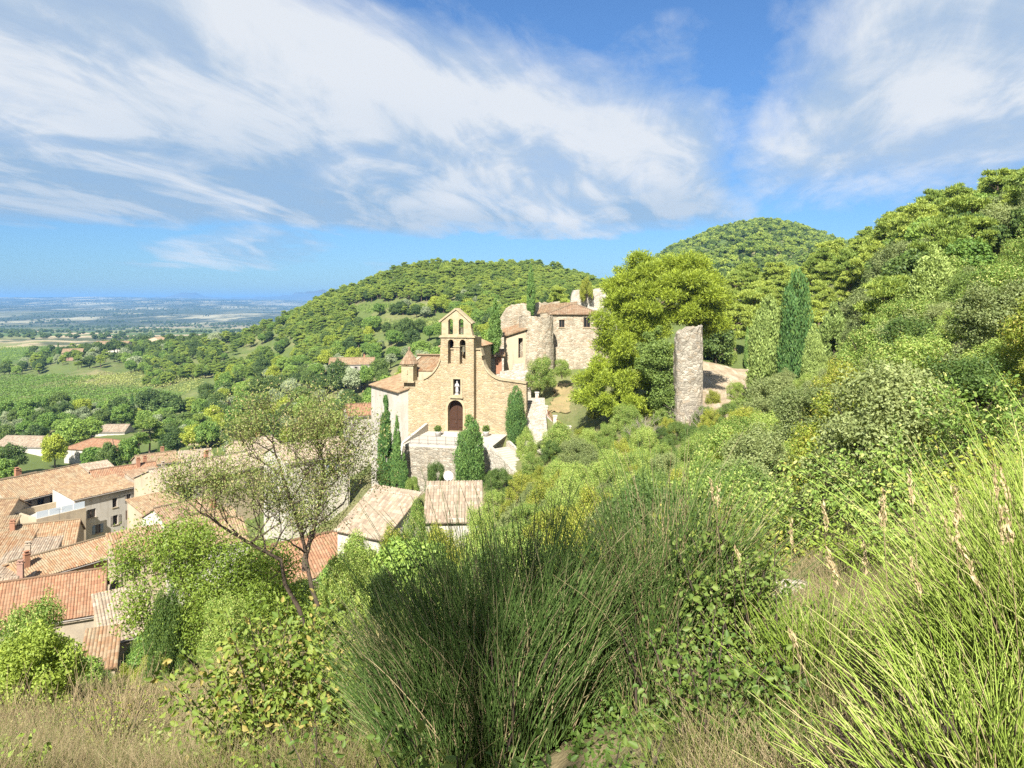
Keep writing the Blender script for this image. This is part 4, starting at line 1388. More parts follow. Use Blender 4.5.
# ---- village on the left
def village():
    V = 60
    g = 'village houses left below the hillside'
    H_ = house
    gz = lambda x, y: min(h1(x + a, y + b) for a in (-4, 4) for b in (-4, 4)) - .6
    # long roofed house and the houses round it
    H_('village_house', 'long low house under a wide tan roof with a row of dark upper windows', (-73.2, 112.5), (13, 9.5), 64, gz(-73, 112), -29.0, ('gable', 2.2), 'beige_render', 'tile_tan',
       [('f', 2.2, -1.7, 1.5, 1.2, None), ('f', 4.3, -1.6, 1.0, 1.1, None), ('f', 6.3, -1.6, 1.3, 1.1, None), ('f', 8.4, -1.5, .8, 1.1, None), ('f', 10.6, -1.6, 1.0, 1.2, None)], [(-2, 1.5, .5)], group=g)
    H_('village_house', 'house with ochre tile roof at the very left edge of the view', (-73.0, 100.5), (9, 8), 12, gz(-73, 100), -29.6, ('gable', 1.9), 'beige_render', 'tile_tan', [('f', 6.5, -1.6, .8, 1.1, None)], (), group=g)
    H_('village_house', 'house with red tiled roof and two small chimneys behind the long tan roof', (-67.5, 127), (10, 8), 42, gz(-67, 127), -30.9, ('gable', 1.9), 'white_render', 'tile_red', [('f', 2.5, -1.5, .8, .9, 'shutter_grey'), ('f', 6.5, -1.5, .8, .9, None)], [(2.2, -.6, .7), (3.6, .6, .6)], group=g)
    H_('village_house', 'long red tiled house right of the two small chimneys', (-58.5, 129), (11, 8), 48, gz(-58, 129), -31.2, ('gable', 1.7), 'beige_render', 'tile_red', (), [(-3, 0, .8)], group=g)
    ty = 'tall beige house with faded shutters beside the glass-railed roof terrace'
    H_('village_house', ty, (-62.2, 109.2), (9.2, 6), 58, gz(-62, 109), -28.4, ('shed', .9), 'white_render', 'tile_tan',
       [('f', 2.4, -3.1, 1.25, 1.25, None), ('f', 3.3, -5.6, .75, 1.3, 'shutter_blue'), ('f', 5.8, -2.4, .7, 1.35, None), ('f', 5.9, -5.0, .75, 1.4, 'shutter_grey'), ('f', 7.9, -2.1, .6, 1.2, None), ('f', 8.0, -4.6, .55, 1.3, None)], (), group=g)
    r = H_('village_house', 'cream flat-roofed house carrying a roof terrace with glass railing', (-65.0, 102.6), (6.5, 7.0), 58, gz(-65, 102), -29.4, ('flat', .9), 'cream_render', 'tile_tan', [('f', 4.9, -3.4, .8, 1.1, None)], (), group=g)
    gb = MB()
    for k in range(4):
        gb.box((-2.4 + k * 1.6, -3.3, -29.4 - gz(-65, 102) + .002), (1.5, .05, .9))
    gb.build('glass_railing', M['rail_glass'], r)
    H_('village_house', 'house with sunny stepped tile roof in front of the glass-railed terrace', (-60.6, 94.6), (8, 7.4), 22, gz(-60, 95), -31.2, ('gable', 2.2), 'beige_render', 'tile_orange', (), [(-3.2, -1, .4)], group=g)
    H_('village_house', 'low house with pale orange roof stepping down below the stepped tile roof', (-62.5, 86.5), (9, 7), 18, gz(-62, 87), -30.4, ('shed', 1.6), 'beige_render', 'tile_orange', (), (), group=g)
    H_('village_house', 'flat topped block with chalky lichen roof beside the pink walled house', (-57.2, 86.5), (5.5, 6.5), 20, gz(-57, 86), -30.6, ('shed', 1.2), 'beige_render', 'tile_grey', (), [(0.5, -2.4, .9)], group=g)
    H_('village_house', 'orange walled house with tiled roof, longest sunlit wall of the village', (-51.8, 84.0), (10.5, 6.2), 58, gz(-52, 84), -30.0, ('gable', 1.3), 'orange_render', 'tile_orange', (), [(-4.2, -1.2, .7)], group=g)
    H_('village_house', 'faded pink walled house with twin chimneys in front of the orange wall', (-54.6, 78.6), (5.6, 5.6), 14, gz(-55, 79), -30.2, ('shed', 1.0), 'pink_render', 'tile_grey', (), [(-1.9, -1.8, 1.0), (2.2, -1.8, 1.1)], group=g)
    H_('village_house', 'nearest village house, reddish tile roof and plain gable wall', (-44.8, 70.8), (9.5, 7.5), 26, gz(-45, 71), -29.6, ('gable', 2.7), 'beige_render', 'tile_red', [('r', 4.2, -.4, .7, .9, None)], (), group=g)
    H_('village_house', 'grey tiled lean-to house at the left edge in front of the pink wall', (-51.5, 69.5), (6, 6), 20, gz(-51, 69), -30.0, ('shed', 2.0), 'beige_render', 'tile_grey', (), (), group=g)
    H_('village_house', 'small house with steep coarse tile roof behind the yellow-green tree', (-34.6, 65.5), (4.4, 4.4), 38, gz(-34, 65), -29.3, ('shed', 2.5), 'cream_render', 'tile_grey', (), (), group=g)
    H_('outbuilding', 'narrow pale outbuilding with a little tiled roof at the foot of the slope', (-32.9, 58.5), (2.3, 4.5), 24, gz(-33, 58) - .5, -28.5, ('shed', 1.2), 'cream_render', 'tile_orange', (), (), cat='outbuilding')
    H_('village_house', 'large stone house with a long light tiled roof and dark double window', (-45.5, 114.5), (23, 8.5), 55, gz(-45, 114), -26.2, ('gable', 1.6), 'cream_render', 'tile_grey',
       [('f', 3.2, -3.0, 1.9, 2.3, 'shutter_grey'), ('f', 8.5, -2.2, .9, 1.3, None), ('f', 13.5, -3.0, .9, 1.4, 'shutter_grey')], [(-2, 1.0, .6)], group=g)
    H_('dovecote', 'small square tower with a steep weathered roof behind the long light roof', (-55.2, 128), (5.2, 5.2), 30, gz(-55, 128), -29.2, ('shed', 2.3), 'beige_render', 'tile_grey', [('f', 3.6, -1.3, .6, .8, None)], (), cat='tower')
    H_('village_house', 'ochre house with layered tan roofs between the shuttered house and the long light roof', (-55.2, 115.5), (8.5, 6.0), 54, gz(-55, 115), -30.0, ('gable', 1.3), 'cream_render', 'tile_tan', [('f', 3.5, -2.6, .7, 1.2, None)], (), group=g)
    H_('village_house', 'low lean-to with coarse grey tiles in front of the ochre layered roofs', (-49.8, 109.0), (5.5, 4.5), 50, gz(-50, 109), -32.0, ('shed', 1.5), 'beige_render', 'tile_grey', (), (), group=g)
    # more small roofs packed between the larger ones
    for i, (x, y, w, d, rt, dz, kind, wall, tile, lab) in enumerate((
        (-80.5, 118.0, 7, 6, 64, 7.4, ('gable', 1.3), 'beige_render', 'tile_brown', 'small brown roofed house behind the long tan roof at the left edge'),
        (-84.0, 131.0, 8, 6, 30, 6.6, ('gable', 1.4), 'cream_render', 'tile_tan', 'small tan roofed house farther back at the left edge'),
        (-76.5, 133.5, 7, 6, 50, 6.4, ('shed', 1.5), 'white_render', 'tile_grey', 'pale lean-to house behind the two small chimneys'),
        (-68.0, 139.5, 7, 6, 40, 6.6, ('gable', 1.3), 'beige_render', 'tile_tan', 'tan roofed house behind the red roofs, beside the plane tree'),
        (-60.0, 120.5, 5, 5, 58, 8.4, ('shed', 1.3), 'beige_render', 'tile_brown', 'small dark lean-to roof between the red roofs and the shuttered house'),
        (-50.5, 121.5, 6, 5, 60, 8.2, ('gable', 1.2), 'cream_render', 'tile_red', 'small red roof squeezed behind the ochre layered roofs'),
        (-45.5, 128.5, 7, 6, 50, 8.6, ('gable', 1.3), 'cream_render', 'tile_grey', 'grey roofed house behind the ridge of the long light roof'),
        (-47.5, 98.5, 6, 5, 56, 7.2, ('shed', 1.4), 'cream_render', 'tile_tan', 'tan lean-to house below the large stone house'),
        (-41.5, 92.0, 7, 6, 54, 7.6, ('gable', 1.5), 'white_render', 'tile_brown', 'brown roofed white house half hidden by the young tree'),
        (-36.0, 86.0, 6, 5, 48, 7.0, ('gable', 1.3), 'cream_render', 'tile_tan', 'tan roofed house just above the young tree'),
        (-66.0, 92.5, 5, 5, 20, 7.6, ('shed', 1.4), 'cream_render', 'tile_tan', 'narrow tan roof left of the stepped tile roof'),
        (-69.0, 88.0, 6, 6, 30, 7.0, ('gable', 1.4), 'beige_render', 'tile_brown', 'brown roofed house cut by the left edge below the ochre roof'),
        (-57.5, 72.5, 6, 6, 30, 6.8, ('gable', 1.6), 'beige_render', 'tile_tan', 'tan roofed house cut by the left edge below the grey lean-to'),
        (-39.5, 77.5, 5, 5, 40, 7.0, ('shed', 1.5), 'cream_render', 'tile_orange', 'small lean-to with light orange tiles behind the nearest house'))):
        zb = gz(x, y)
        H_('village_house', lab, (x, y), (w, d), rt, zb, h1(x, y) + dz, kind, wall, tile, [('f', w * .35, -1.9, .7, 1.1, None), ('f', w * .7, -1.9, .6, 1.0, None)], [(w * .2, d * .15, .5)] if i % 3 == 0 else (), group=g)
    # behind the almond tree
    H_('village_house', 'house with dusty pink tile roof seen through the almond branches', (-17.5, 63.0), (9.5, 6.5), 40, gz(-17, 63), -22.6, ('gable', 2.0), 'beige_render', 'tile_red', [('f', 3, -2.2, .8, 1.2, None)], (), group=g)
    H_('village_house', 'pale tall house mostly hidden behind the almond crown', (-27.5, 98.0), (9, 7), 40, gz(-27, 98), -20.6, ('gable', 1.5), 'white_render', 'tile_grey', [('f', 3, -2.4, .8, 1.4, 'shutter_grey'), ('f', 6.5, -2.4, .8, 1.4, 'shutter_blue')], (), group=g)
    H_('village_house', 'white walled house behind the trunks of the yellow-green tree', (-33.0, 78.5), (7.5, 6), 35, gz(-33, 78), -25.6, ('gable', 1.6), 'white_render', 'tile_tan', [('f', 2.5, -2.3, .8, 1.3, None)], (), group=g)
    H_('village_house', 'brown roofed house under the foot of the white church wing', (-24.2, 121), (6.5, 6), 20, gz(-24, 121), -18.6, ('gable', 1.3), 'stone_pale', 'tile_red', (), (), group=g)
    # out in the valley
    far = 'scattered houses in the valley'
    H_('farmhouse', 'pale farmhouse with two tan roofs among the trees left of the bell gable', (-55.0, 252), (15, 7), 8, -29, -21.9, ('gable', 1.9), 'white_render', 'tile_tan', [('f', 4, -2, .9, 1.2, None), ('f', 9, -2, .9, 1.2, None)], [(4, 0, .6)], group=far)
    H_('valley_house', 'low house with wide pinkish roof behind the umbrella pine', (-107, 191), (15, 9), -12, -42, -38.4, ('hip', 2.0), 'white_render', 'tile_red', [('f', 5, -2, 1, 1.2, None)], (), group=far)
    H_('valley_house', 'white house with grey-pink roof at the left edge behind the round trees', (-131, 199), (14, 9), -5, -43, -39.0, ('gable', 1.8), 'white_render', 'tile_grey', (), (), group=far)
    H_('valley_house', 'small flat pale house between the round shrubs and the yellow-green tree', (-86, 205), (9, 6), 5, -43, -39.0, ('hip', 1.2), 'cream_render', 'tile_tan', (), (), group=far)
    H_('valley_house', 'tiny pale house among olive trees, beyond the pinkish roof', (-125, 228), (11, 7), 5, -45, -40.5, ('gable', 1.5), 'white_render', 'tile_grey', (), (), group=far)
    H_('valley_house', 'house with tan roof behind the round green shrubs', (-104, 238), (9, 7), 14, -45, -40.8, ('gable', 1.5), 'cream_render', 'tile_tan', (), (), group=far)
    H_('farmhouse', 'far pinkish farmhouse at the left end of the tree belt', (-318, 530), (13, 9), 20, -46, -38, ('gable', 2.6), 'pink_render', 'tile_tan', (), (), group=far)
    H_('farmhouse', 'far long pale farmhouse on the crest of the tree belt', (-322, 590), (26, 9), 4, -42, -35.5, ('gable', 2.2), 'white_render', 'tile_tan', (), (), group=far)
    H_('farmhouse', 'far farmhouse with two pale gables right of the long one', (-290, 598), (16, 10), -4, -42, -33.0, ('gabled', 2.8), 'cream_render', 'tile_tan', (), (), group=far)


village()


# ---------------------------------------------------------------- plants
M['leaf_pine'] = mat_leaf('aleppo_pine_needles', (0.13, 0.192, 0.023), (0.37, 0.447, 0.046))
M['leaf_hillpine'] = mat_leaf('hill_pine_needles', (0.127, 0.21, 0.0466), (0.409, 0.483, 0.0905))
M['leaf_ridgepine'] = mat_leaf('ridge_pine_needles', (0.16, 0.237, 0.0461), (0.421, 0.486, 0.0941))
M['leaf_oak'] = mat_leaf('evergreen_oak_leaves', (0.0522, 0.0976, 0.0269), (0.178, 0.25, 0.0576))
M['leaf_mid'] = mat_leaf('broad_green_leaves', (0.108, 0.203, 0.0398), (0.293, 0.405, 0.0795))
M['leaf_yellow'] = mat_leaf('yellow_green_leaves', (0.215, 0.287, 0.0353), (0.384, 0.431, 0.0565))
M['leaf_olive'] = mat_leaf('silver_olive_leaves', (0.153, 0.2, 0.0917), (0.368, 0.415, 0.24), trans=.15)
M['leaf_cypress'] = mat_leaf('cypress_scales', (0.0728, 0.156, 0.0446), (0.207, 0.327, 0.078), trans=.2)
M['leaf_cypress_pale'] = mat_leaf('pale_cypress_scales', (0.194, 0.272, 0.0754), (0.403, 0.497, 0.151), trans=.25)
M['leaf_bush'] = mat_leaf('shrub_leaves', (0.129, 0.216, 0.0399), (0.375, 0.482, 0.109), (0.434, 0.451, 0.146))
M['leaf_bush_pale'] = mat_leaf('pale_shrub_leaves', (0.14, 0.185, 0.06), (0.33, 0.38, 0.15))
M['leaf_bush_dark'] = mat_leaf('dark_shrub_leaves', (0.0706, 0.128, 0.0292), (0.212, 0.293, 0.065))
M['leaf_bush_yellow'] = mat_leaf('yellowing_shrub_leaves', (0.184, 0.239, 0.031), (0.384, 0.415, 0.0635), (0.46, 0.415, 0.0984))
M['leaf_almond'] = mat_leaf('almond_leaves', (0.16, 0.208, 0.0506), (0.35, 0.39, 0.129), (0.38, 0.322, 0.156))
M['leaf_bright'] = mat_leaf('fresh_green_leaves', (0.15, 0.229, 0.0322), (0.32, 0.395, 0.0644))
RNG = np.random.default_rng(20)


def unit(v):
    return v / np.maximum(np.linalg.norm(v, axis=1, keepdims=True), 1e-9)


def leaf_quads(P, N, length, width, along=None):
    """one pointed leaf (four corners) at every point of P, facing N; along = direction the leaf grows in"""
    n = len(P)
    r = unit(RNG.normal(size=(n, 3)))
    t = unit(np.cross(N, r)) if along is None else unit(along)
    b = unit(np.cross(N, t))
    L = (length * RNG.uniform(.65, 1.35, n))[:, None] if np.isscalar(length) else length[:, None]
    W = L * width
    V = np.stack([P - t * L * .5, P + b * W * .5 + t * L * .08, P + t * L * .5, P - b * W * .5 + t * L * .08], 1)
    return V.reshape(-1, 3)


def puff_points(puffs, n, shell=(.72, 1.06), up=0.25, jitter=.75):
    """points and outward directions over a set of leafy clumps (x, y, z, rx, ry, rz); points buried deep in other clumps are dropped"""
    puffs = np.asarray(puffs, float)
    area = (puffs[:, 3] * puffs[:, 4] + puffs[:, 3] * puffs[:, 5] + puffs[:, 4] * puffs[:, 5])
    pk = RNG.choice(len(puffs), n, p=area / area.sum())
    d = unit(RNG.normal(size=(n, 3)))
    rad = RNG.uniform(*shell, n)
    deep = RNG.random(n) < .12
    rad[deep] = RNG.uniform(.3, .8, deep.sum())
    # knobbly surface
    rad *= 1 + .13 * np.sin(d[:, 0] * 7 + pk * 1.7) * np.sin(d[:, 1] * 6.3 + pk) + .09 * np.sin(d[:, 2] * 11 + pk * 2.3)
    P = puffs[pk, :3] + d * puffs[pk, 3:] * rad[:, None]
    keep = np.ones(n, bool)
    for i, q in enumerate(puffs):
        e = ((P - q[:3]) / q[3:])
        keep &= ~(((e * e).sum(1) < .38) & (pk != i))
    nd = unit(d / puffs[pk, 3:])
    N = unit(nd + RNG.normal(size=(n, 3)) * jitter + np.array([0, 0, up]))
    return P[keep], N[keep], nd[keep]


def crown_mesh(name, puffs, n, length, width, mat, along=None, jitter=.75, shell=(.72, 1.06), up=.25):
    P, N, D = puff_points(puffs, n, shell, up, jitter)
    al = None
    if along == 'out':
        al = unit(D + RNG.normal(size=D.shape) * .6 + np.array([0, 0, .35]))
        N = unit(np.cross(al, RNG.normal(size=D.shape)))
    elif along == 'up':
        al = unit(D * .35 + RNG.normal(size=D.shape) * .25 + np.array([0, 0, 1.0]))
        N = unit(D + RNG.normal(size=D.shape) * .5)
    V = leaf_quads(P, N, length, width, al)
    return raw_mesh(name, V, np.arange(len(V)).reshape(-1, 4), mat)


def ball_puffs(rx, rz, zc, k, size=(.30, .46), rnd=None, flat=.85, low=-.6):
    """clumps over an egg-shaped crown"""
    out = [(0, 0, zc, rx * .62, rx * .62, rz * .62)]
    for i in range(k):
        while True:
            d = rnd.normal(size=3)
            d /= np.linalg.norm(d)
            if d[2] > low:
                break
        q = rnd.uniform(.55, .82)
        s = rnd.uniform(*size)
        out.append((d[0] * rx * q, d[1] * rx * q, zc + d[2] * rz * q, rx * s, rx * s * rnd.uniform(.8, 1.2), rx * s * flat))
    return out


def trunk_mesh(name, h, r, mat, branches=5, top=None, lean=.08, seed=0, spread=.5):
    rnd = random.Random(seed)
    mb = MB()
    pts = [(0, 0, -.4)]
    rad = [r * 1.25]
    x = y = 0
    for k in range(1, 7):
        x += rnd.uniform(-lean, lean) * h / 6
        y += rnd.uniform(-lean, lean) * h / 6
        pts.append((x, y, h * k / 6))
        rad.append(r * (1 - k / 6 * .75))
    mb.tube(pts, rad, 7)
    for k in range(branches):
        q = rnd.uniform(.4, .95)
        i = q * 6
        p = Vector(pts[int(i)]).lerp(Vector(pts[min(6, int(i) + 1)]), i % 1)
        a = rnd.uniform(0, 6.28)
        l = h * spread * rnd.uniform(.5, 1.0)
        e = p + Vector((math.cos(a) * l, math.sin(a) * l, l * rnd.uniform(.3, .8)))
        m = p.lerp(e, .5) + Vector((0, 0, -.06 * l))
        mb.tube([p, m, e], [r * .45 * (1.2 - q * .6), r * .3, r * .1], 5)
    return mb.data(name, mat)


def merged(name, crown, trunk):
    """crown and trunk in one mesh, for trees too far off to show their parts"""
    a, b = crown, trunk
    def arr(me):
        V = np.empty(len(me.vertices) * 3, np.float32)
        me.vertices.foreach_get('co', V)
        return V.reshape(-1, 3)
    Va, Vb = arr(a), arr(b)
    qa = np.arange(len(Va)).reshape(-1, 4)
    qb = np.array([list(p.vertices) for p in b.polygons if len(p.vertices) == 4]) + len(Va)
    return raw_mesh(name, np.concatenate([Va, Vb]), np.concatenate([qa, qb]), [a.materials[0], b.materials[0]], np.concatenate([np.zeros(len(qa)), np.ones(len(qb))]))


FARMESH = {}
SP = {}       # species: list of (crown mesh, trunk mesh or None), each about as high as stated (metres)


def make_species():
    rnd = np.random.default_rng(7)
    def add(kind, crown, trunk, hgt):
        SP.setdefault(kind, []).append((crown, trunk, hgt))
    # broad round trees, 6 m
    for kind, mat, k in (('oak', 'leaf_oak', 3), ('mid', 'leaf_mid', 3), ('yellow', 'leaf_yellow', 2), ('olive', 'leaf_olive', 3)):
        for i in range(k):
            p = ball_puffs(2.7 * rnd.uniform(.9, 1.1), 2.6 * rnd.uniform(.9, 1.15), 3.5, 46, (.16, .36), rnd)
            add(kind, crown_mesh('crown', p, 11000, .30, .6, M[mat], shell=(.62, 1.15)), trunk_mesh('trunk', 3.4, .2, M['bark'], 5, seed=i), 6.0)
    # hill pines, 8 m: open rounded crowns over a bare trunk
    for kind, mat in (('hillpine', 'leaf_hillpine'), ('ridgepine', 'leaf_ridgepine')):
        for i in range(4):
            p = []
            for j in range(48):
                a, z = rnd.uniform(0, 6.28), rnd.uniform(0, 1)
                rr = 2.7 * math.sqrt(max(0, 1 - (1.7 * (z - .42)) ** 2)) * rnd.uniform(.35, 1)
                s = rnd.uniform(.42, .9)
                p.append((rr * math.cos(a), rr * math.sin(a), 3.0 + z * 4.4 + rnd.normal() * .25, s, s, s * .45))
            add(kind, crown_mesh('crown', p, 12000, .42, .24, M[mat], 'out', shell=(.5, 1.2)), trunk_mesh('trunk', 6.2, .17, M['bark_pine'], 9, seed=i, spread=.35), 8.0)
    # low-detail trees for the far hills
    for kind, mat in (('farpine', 'leaf_hillpine'), ('faroak', 'leaf_oak')):
        for i in range(4):
            p = ball_puffs(2.6, 2.6, 4.6 if kind == 'farpine' else 3.0, 18, (.24, .48), rnd, .7)
            add(kind, crown_mesh('crown', p, 1500, .75, .7, M[mat]), None, 7.0)
    # cypresses, 10 m
    for kind, mat, wid in (('cypress', 'leaf_cypress', .85), ('fatcypress', 'leaf_cypress', 1.75), ('palecypress', 'leaf_cypress_pale', 1.55)):
        for i in range(2):
            p = []
            for j in range(64):
                q = rnd.uniform(0, 1)
                prof = (min(1, .5 + q * 2.4) * (1 - q ** 2.6) ** .8) if kind != 'fatcypress' else (min(1, .72 + q * 1.6) * (1 - q ** 2.2) ** .62)
                rr = wid * prof
                a = rnd.uniform(0, 6.28)
                s = max(.16, rr * rnd.uniform(.32, .5))
                p.append((rr * .62 * math.cos(a), rr * .62 * math.sin(a), .35 + q * 9.2, s, s, s * rnd.uniform(1.8, 3.2)))
            add(kind, crown_mesh('crown', p, 15000 if kind == 'cypress' else 30000, .26, .35, M[mat], 'up', shell=(.65, 1.13)), trunk_mesh('trunk', 5.0, .14, M['bark'], 0, seed=i, lean=.01), 10.0)
    # shrubs, 3 m, leafy to the ground
    for kind, mat, n, l in (('bush', 'leaf_bush', 34000, .088), ('palebush', 'leaf_bush_pale', 36000, .09), ('darkbush', 'leaf_bush_dark', 32000, .088), ('yellowbush', 'leaf_bush_yellow', 32000, .085), ('brightbush', 'leaf_bright', 22000, .125)):
        for i in range(3):
            p = []
            for j in range(70):
                a = rnd.uniform(0, 6.28)
                q = rnd.uniform(0, 1)
                z = .2 + 2.5 * q
                rr = 1.75 * math.sqrt(max(.02, 1 - (q * .92) ** 2)) * rnd.uniform(.4, 1.0)
                s = rnd.uniform(.18, .46)
                p.append((rr * math.cos(a), rr * math.sin(a), z + rnd.uniform(0, .25), s, s, s * rnd.uniform(.7, 1.5)))
            tr = MB()
            rr = random.Random(i)
            for j in range(9):
                a = rr.uniform(0, 6.28)
                e = Vector((math.cos(a) * 1.1, math.sin(a) * 1.1, rr.uniform(1.4, 2.6)))
                tr.tube([(0, 0, -.3), e * .45 + Vector((0, 0, .15)), e], [.045, .03, .01], 5)
            add(kind, crown_mesh('foliage', p, n, l, .5, M[mat], shell=(.6, 1.25)), tr.data('stems', M['bark']), 3.0)


make_species()
NAME = {'oak': 'evergreen_oak', 'mid': 'broadleaf_tree', 'yellow': 'broadleaf_tree', 'olive': 'olive_tree', 'hillpine': 'pine_tree', 'ridgepine': 'pine_tree', 'cypress': 'cypress_tree',
        'fatcypress': 'cypress_tree', 'palecypress': 'cypress_tree', 'bush': 'shrub', 'palebush': 'shrub', 'darkbush': 'shrub', 'yellowbush': 'shrub', 'brightbush': 'shrub'}
PLACED = []     # (x, y, z, species, variant, rotation, scale) of everything planted
prnd = random.Random(77)


def plant(kind, label, loc, height, group=None, width=None, parts=True, variant=None, sink=.15, name=None):
    """a copy of one of the species' trees: foliage over trunk"""
    var = SP[kind]
    v = prnd.randrange(len(var)) if variant is None else variant % len(var)
    crown, trunk, hh = var[v]
    s = height / hh
    w = s * (width or prnd.uniform(.88, 1.12))
    rz = prnd.uniform(0, 6.28)
    nm = name or NAME[kind]
    cat = 'shrub' if nm.endswith('shrub') else 'tree'
    x, y, z = loc
    z -= sink * s
    if parts:
        root = thing(nm, label, cat, (x, y, z), rz, group, (w, w, s))
        link('crown' if cat == 'tree' else 'foliage', crown, root)
        if trunk:
            link('trunk' if cat == 'tree' else 'stem', trunk, root)
    else:
        if trunk and (kind, v) not in FARMESH:
            FARMESH[kind, v] = merged(nm, crown, trunk)
        root = link(nm, FARMESH.get((kind, v), crown), None, (x, y, z), rz, (w, w, s))
        tag(root, label, cat, group)
    PLACED.append((x, y, z))
    return root


def ground_at(px, Y):
    return on_px(px, Y)


KEEP_OUT = []     # circles (x, y, r) nothing scattered may enter
for o in list(bpy.data.objects):
    if o.parent is None and o.get('category') in ('house', 'church', 'annex', 'castle', 'cottage', 'outbuilding', 'tower', 'terrace', 'staircase'):
        hi = 4.2
        for c in o.children:
            if c.name.startswith('wall') and c.type == 'MESH':
                hi = max(max(abs(v.co.x) for v in c.data.vertices), max(abs(v.co.y) for v in c.data.vertices)) * .95 + 1.0
        KEEP_OUT.append((o.location.x, o.location.y, hi))
_ch = bpy.data.objects['church'].location
KEEP_OUT += [(_ch.x, _ch.y + 8, 10), (_ch.x + 3, _ch.y - 3, 8), (-14, 90, 6), (0.5, 76.5, 3.0), (2.5, 86, 2.8), (4.5, 85, 3), (7.5, 90, 5), (3.5, 103, 6), (9, 108, 7), (0, 96, 5), (24, 92, 7), (22, 80, 4), (20, 70, 4), (18, 76, 2.5)]


def free(x, y, pad=0.0):
    return all((x - a) ** 2 + (y - b) ** 2 > (r + pad) ** 2 for a, b, r in KEEP_OUT)


def scatter(n, pxr, Yr, choose, spacing, seed, accept=None, pad=1.5, logy=False):
    """points inside a span of view and depth, kept apart by spacing; choose(px, Y, rnd) plants one"""
    rnd = random.Random(seed)
    pts = []
    tries = 0
    while len(pts) < n and tries < n * 40:
        tries += 1
        px = rnd.uniform(*pxr)
        if logy:
            Y = math.exp(rnd.uniform(math.log(Yr[0]), math.log(Yr[1])))
        else:
            Y = math.sqrt(rnd.uniform(Yr[0] ** 2, Yr[1] ** 2))
        x = (px - 512) / F * Y
        if not free(x, Y, pad):
            continue
        z = h1(x, Y)
        py = PY0 - z / Y * F
        if accept and not accept(px, py, Y):
            continue
        sp = spacing(Y) if callable(spacing) else spacing
        if any((x - a) ** 2 + (Y - b) ** 2 < sp * sp for a, b in pts):
            continue
        pts.append((x, Y))
        choose(px, Y, (x, Y, z), rnd)
    return len(pts)


def pick(rnd, table):
    r = rnd.random() * sum(w for _, w in table)
    for k, w in table:
        r -= w
        if r <= 0:
            return k
    return table[-1][0]


# ---- single plants one can point to
def big_pine():
    Y = 78
    b = at(652, 430, Y)
    gz = h1(b.x, Y)
    root = thing('pine_tree', 'great rounded yellow-green pine standing between the castle and the ruined pillar', 'tree', (b.x, Y, gz))
    s = F / Y
    rnd = np.random.default_rng(3)
    p = []
    def lump(px, py, r, dy=0, flat=.72):
        p.append(((px - 652) / s, dy, (PY0 - py) / s - gz, r / s, r / s, r * flat / s))
    for k in range(125):          # rounded upper crown
        a = rnd.uniform(0, 6.28)
        e = math.asin(rnd.uniform(-.75, 1))
        q = rnd.uniform(.55, .95)
        lump(663 + 62 * math.cos(a) * math.cos(e) * q, 297 - 52 * math.sin(e) * q, rnd.uniform(6, 13), 5.8 * math.sin(a) * math.cos(e) * q)
    for k in range(75):          # lower left boughs sweep nearly to the ground
        a = rnd.uniform(0, 6.28)
        e = math.asin(rnd.uniform(-.8, 1))
        q = rnd.uniform(.5, .88)
        lump(623 + 46 * math.cos(a) * math.cos(e) * q, 387 - 46 * math.sin(e) * q, rnd.uniform(5.5, 11), -2.0 + 4.4 * math.sin(a) * math.cos(e) * q)
    for px, py, r in ((612, 330, 17), (605, 345, 13), (585, 380, 12), (580, 395, 11), (720, 300, 15), (716, 322, 12), (600, 318, 12), (640, 262, 15), (690, 262, 14)):
        lump(px, py, r, rnd.uniform(-2, 1))
    for k in range(40):
        a = rnd.uniform(0, 6.28)
        lump(638 + 30 * math.cos(a) * rnd.uniform(.3, 1), 348 + 26 * math.sin(a) * rnd.uniform(.2, 1), rnd.uniform(6, 11), rnd.uniform(-4.5, 1.5))
    cm = crown_mesh('crown', p, 230000, .36, .2, M['leaf_pine'], 'out', shell=(.5, 1.18))
    link('crown', cm, root)
    mb = MB()
    top = Vector((.8, 0, (PY0 - 300) / s - gz))
    mb.tube([(0, 0, -.4), (.2, .1, 3), (.5, 0, 6), (.7, 0, 9), top], [.42, .36, .3, .24, .12], 9)
    r2 = random.Random(2)
    for k in range(26):
        c = p[r2.randrange(len(p))]
        z0 = min(max(1.5, c[2] - 2.5), 11)
        a = Vector((.4, 0, z0))
        e = Vector(c[:3])
        mb.tube([a, a.lerp(e, .5) + Vector((0, 0, -.3)), e], [.13, .08, .03], 5)
    mb.build('trunk', M['bark_pine'], root)
    KEEP_OUT.append((b.x, Y, 6))


big_pine()


def single(kind, label, px, py_top, py_base, Y, wpx=None, variant=None, ground=False, name=None, group=None):
    """plant placed by its top, foot and width in the photograph"""
    p = at(px, py_base, Y)
    if ground:
        p.z = h1(p.x, Y)
    hgt = (PY0 - py_top) / F * Y - p.z
    base_w = {'oak': 5.6, 'mid': 5.6, 'yellow': 5.6, 'olive': 5.6, 'hillpine': 5.4, 'ridgepine': 5.4, 'cypress': 1.7, 'fatcypress': 3.3, 'palecypress': 3.0, 'bush': 3.9, 'palebush': 3.9, 'darkbush': 3.9, 'yellowbush': 3.9, 'brightbush': 3.9}[kind]
    s = hgt / SP[kind][0][2]
    w = None if wpx is None else (wpx / F * Y) / (base_w * s)
    r = plant(kind, label, p, hgt, group, w, True, variant, sink=.05, name=name)
    KEEP_OUT.append((p.x, p.y, .3 * base_w * s))
    return r


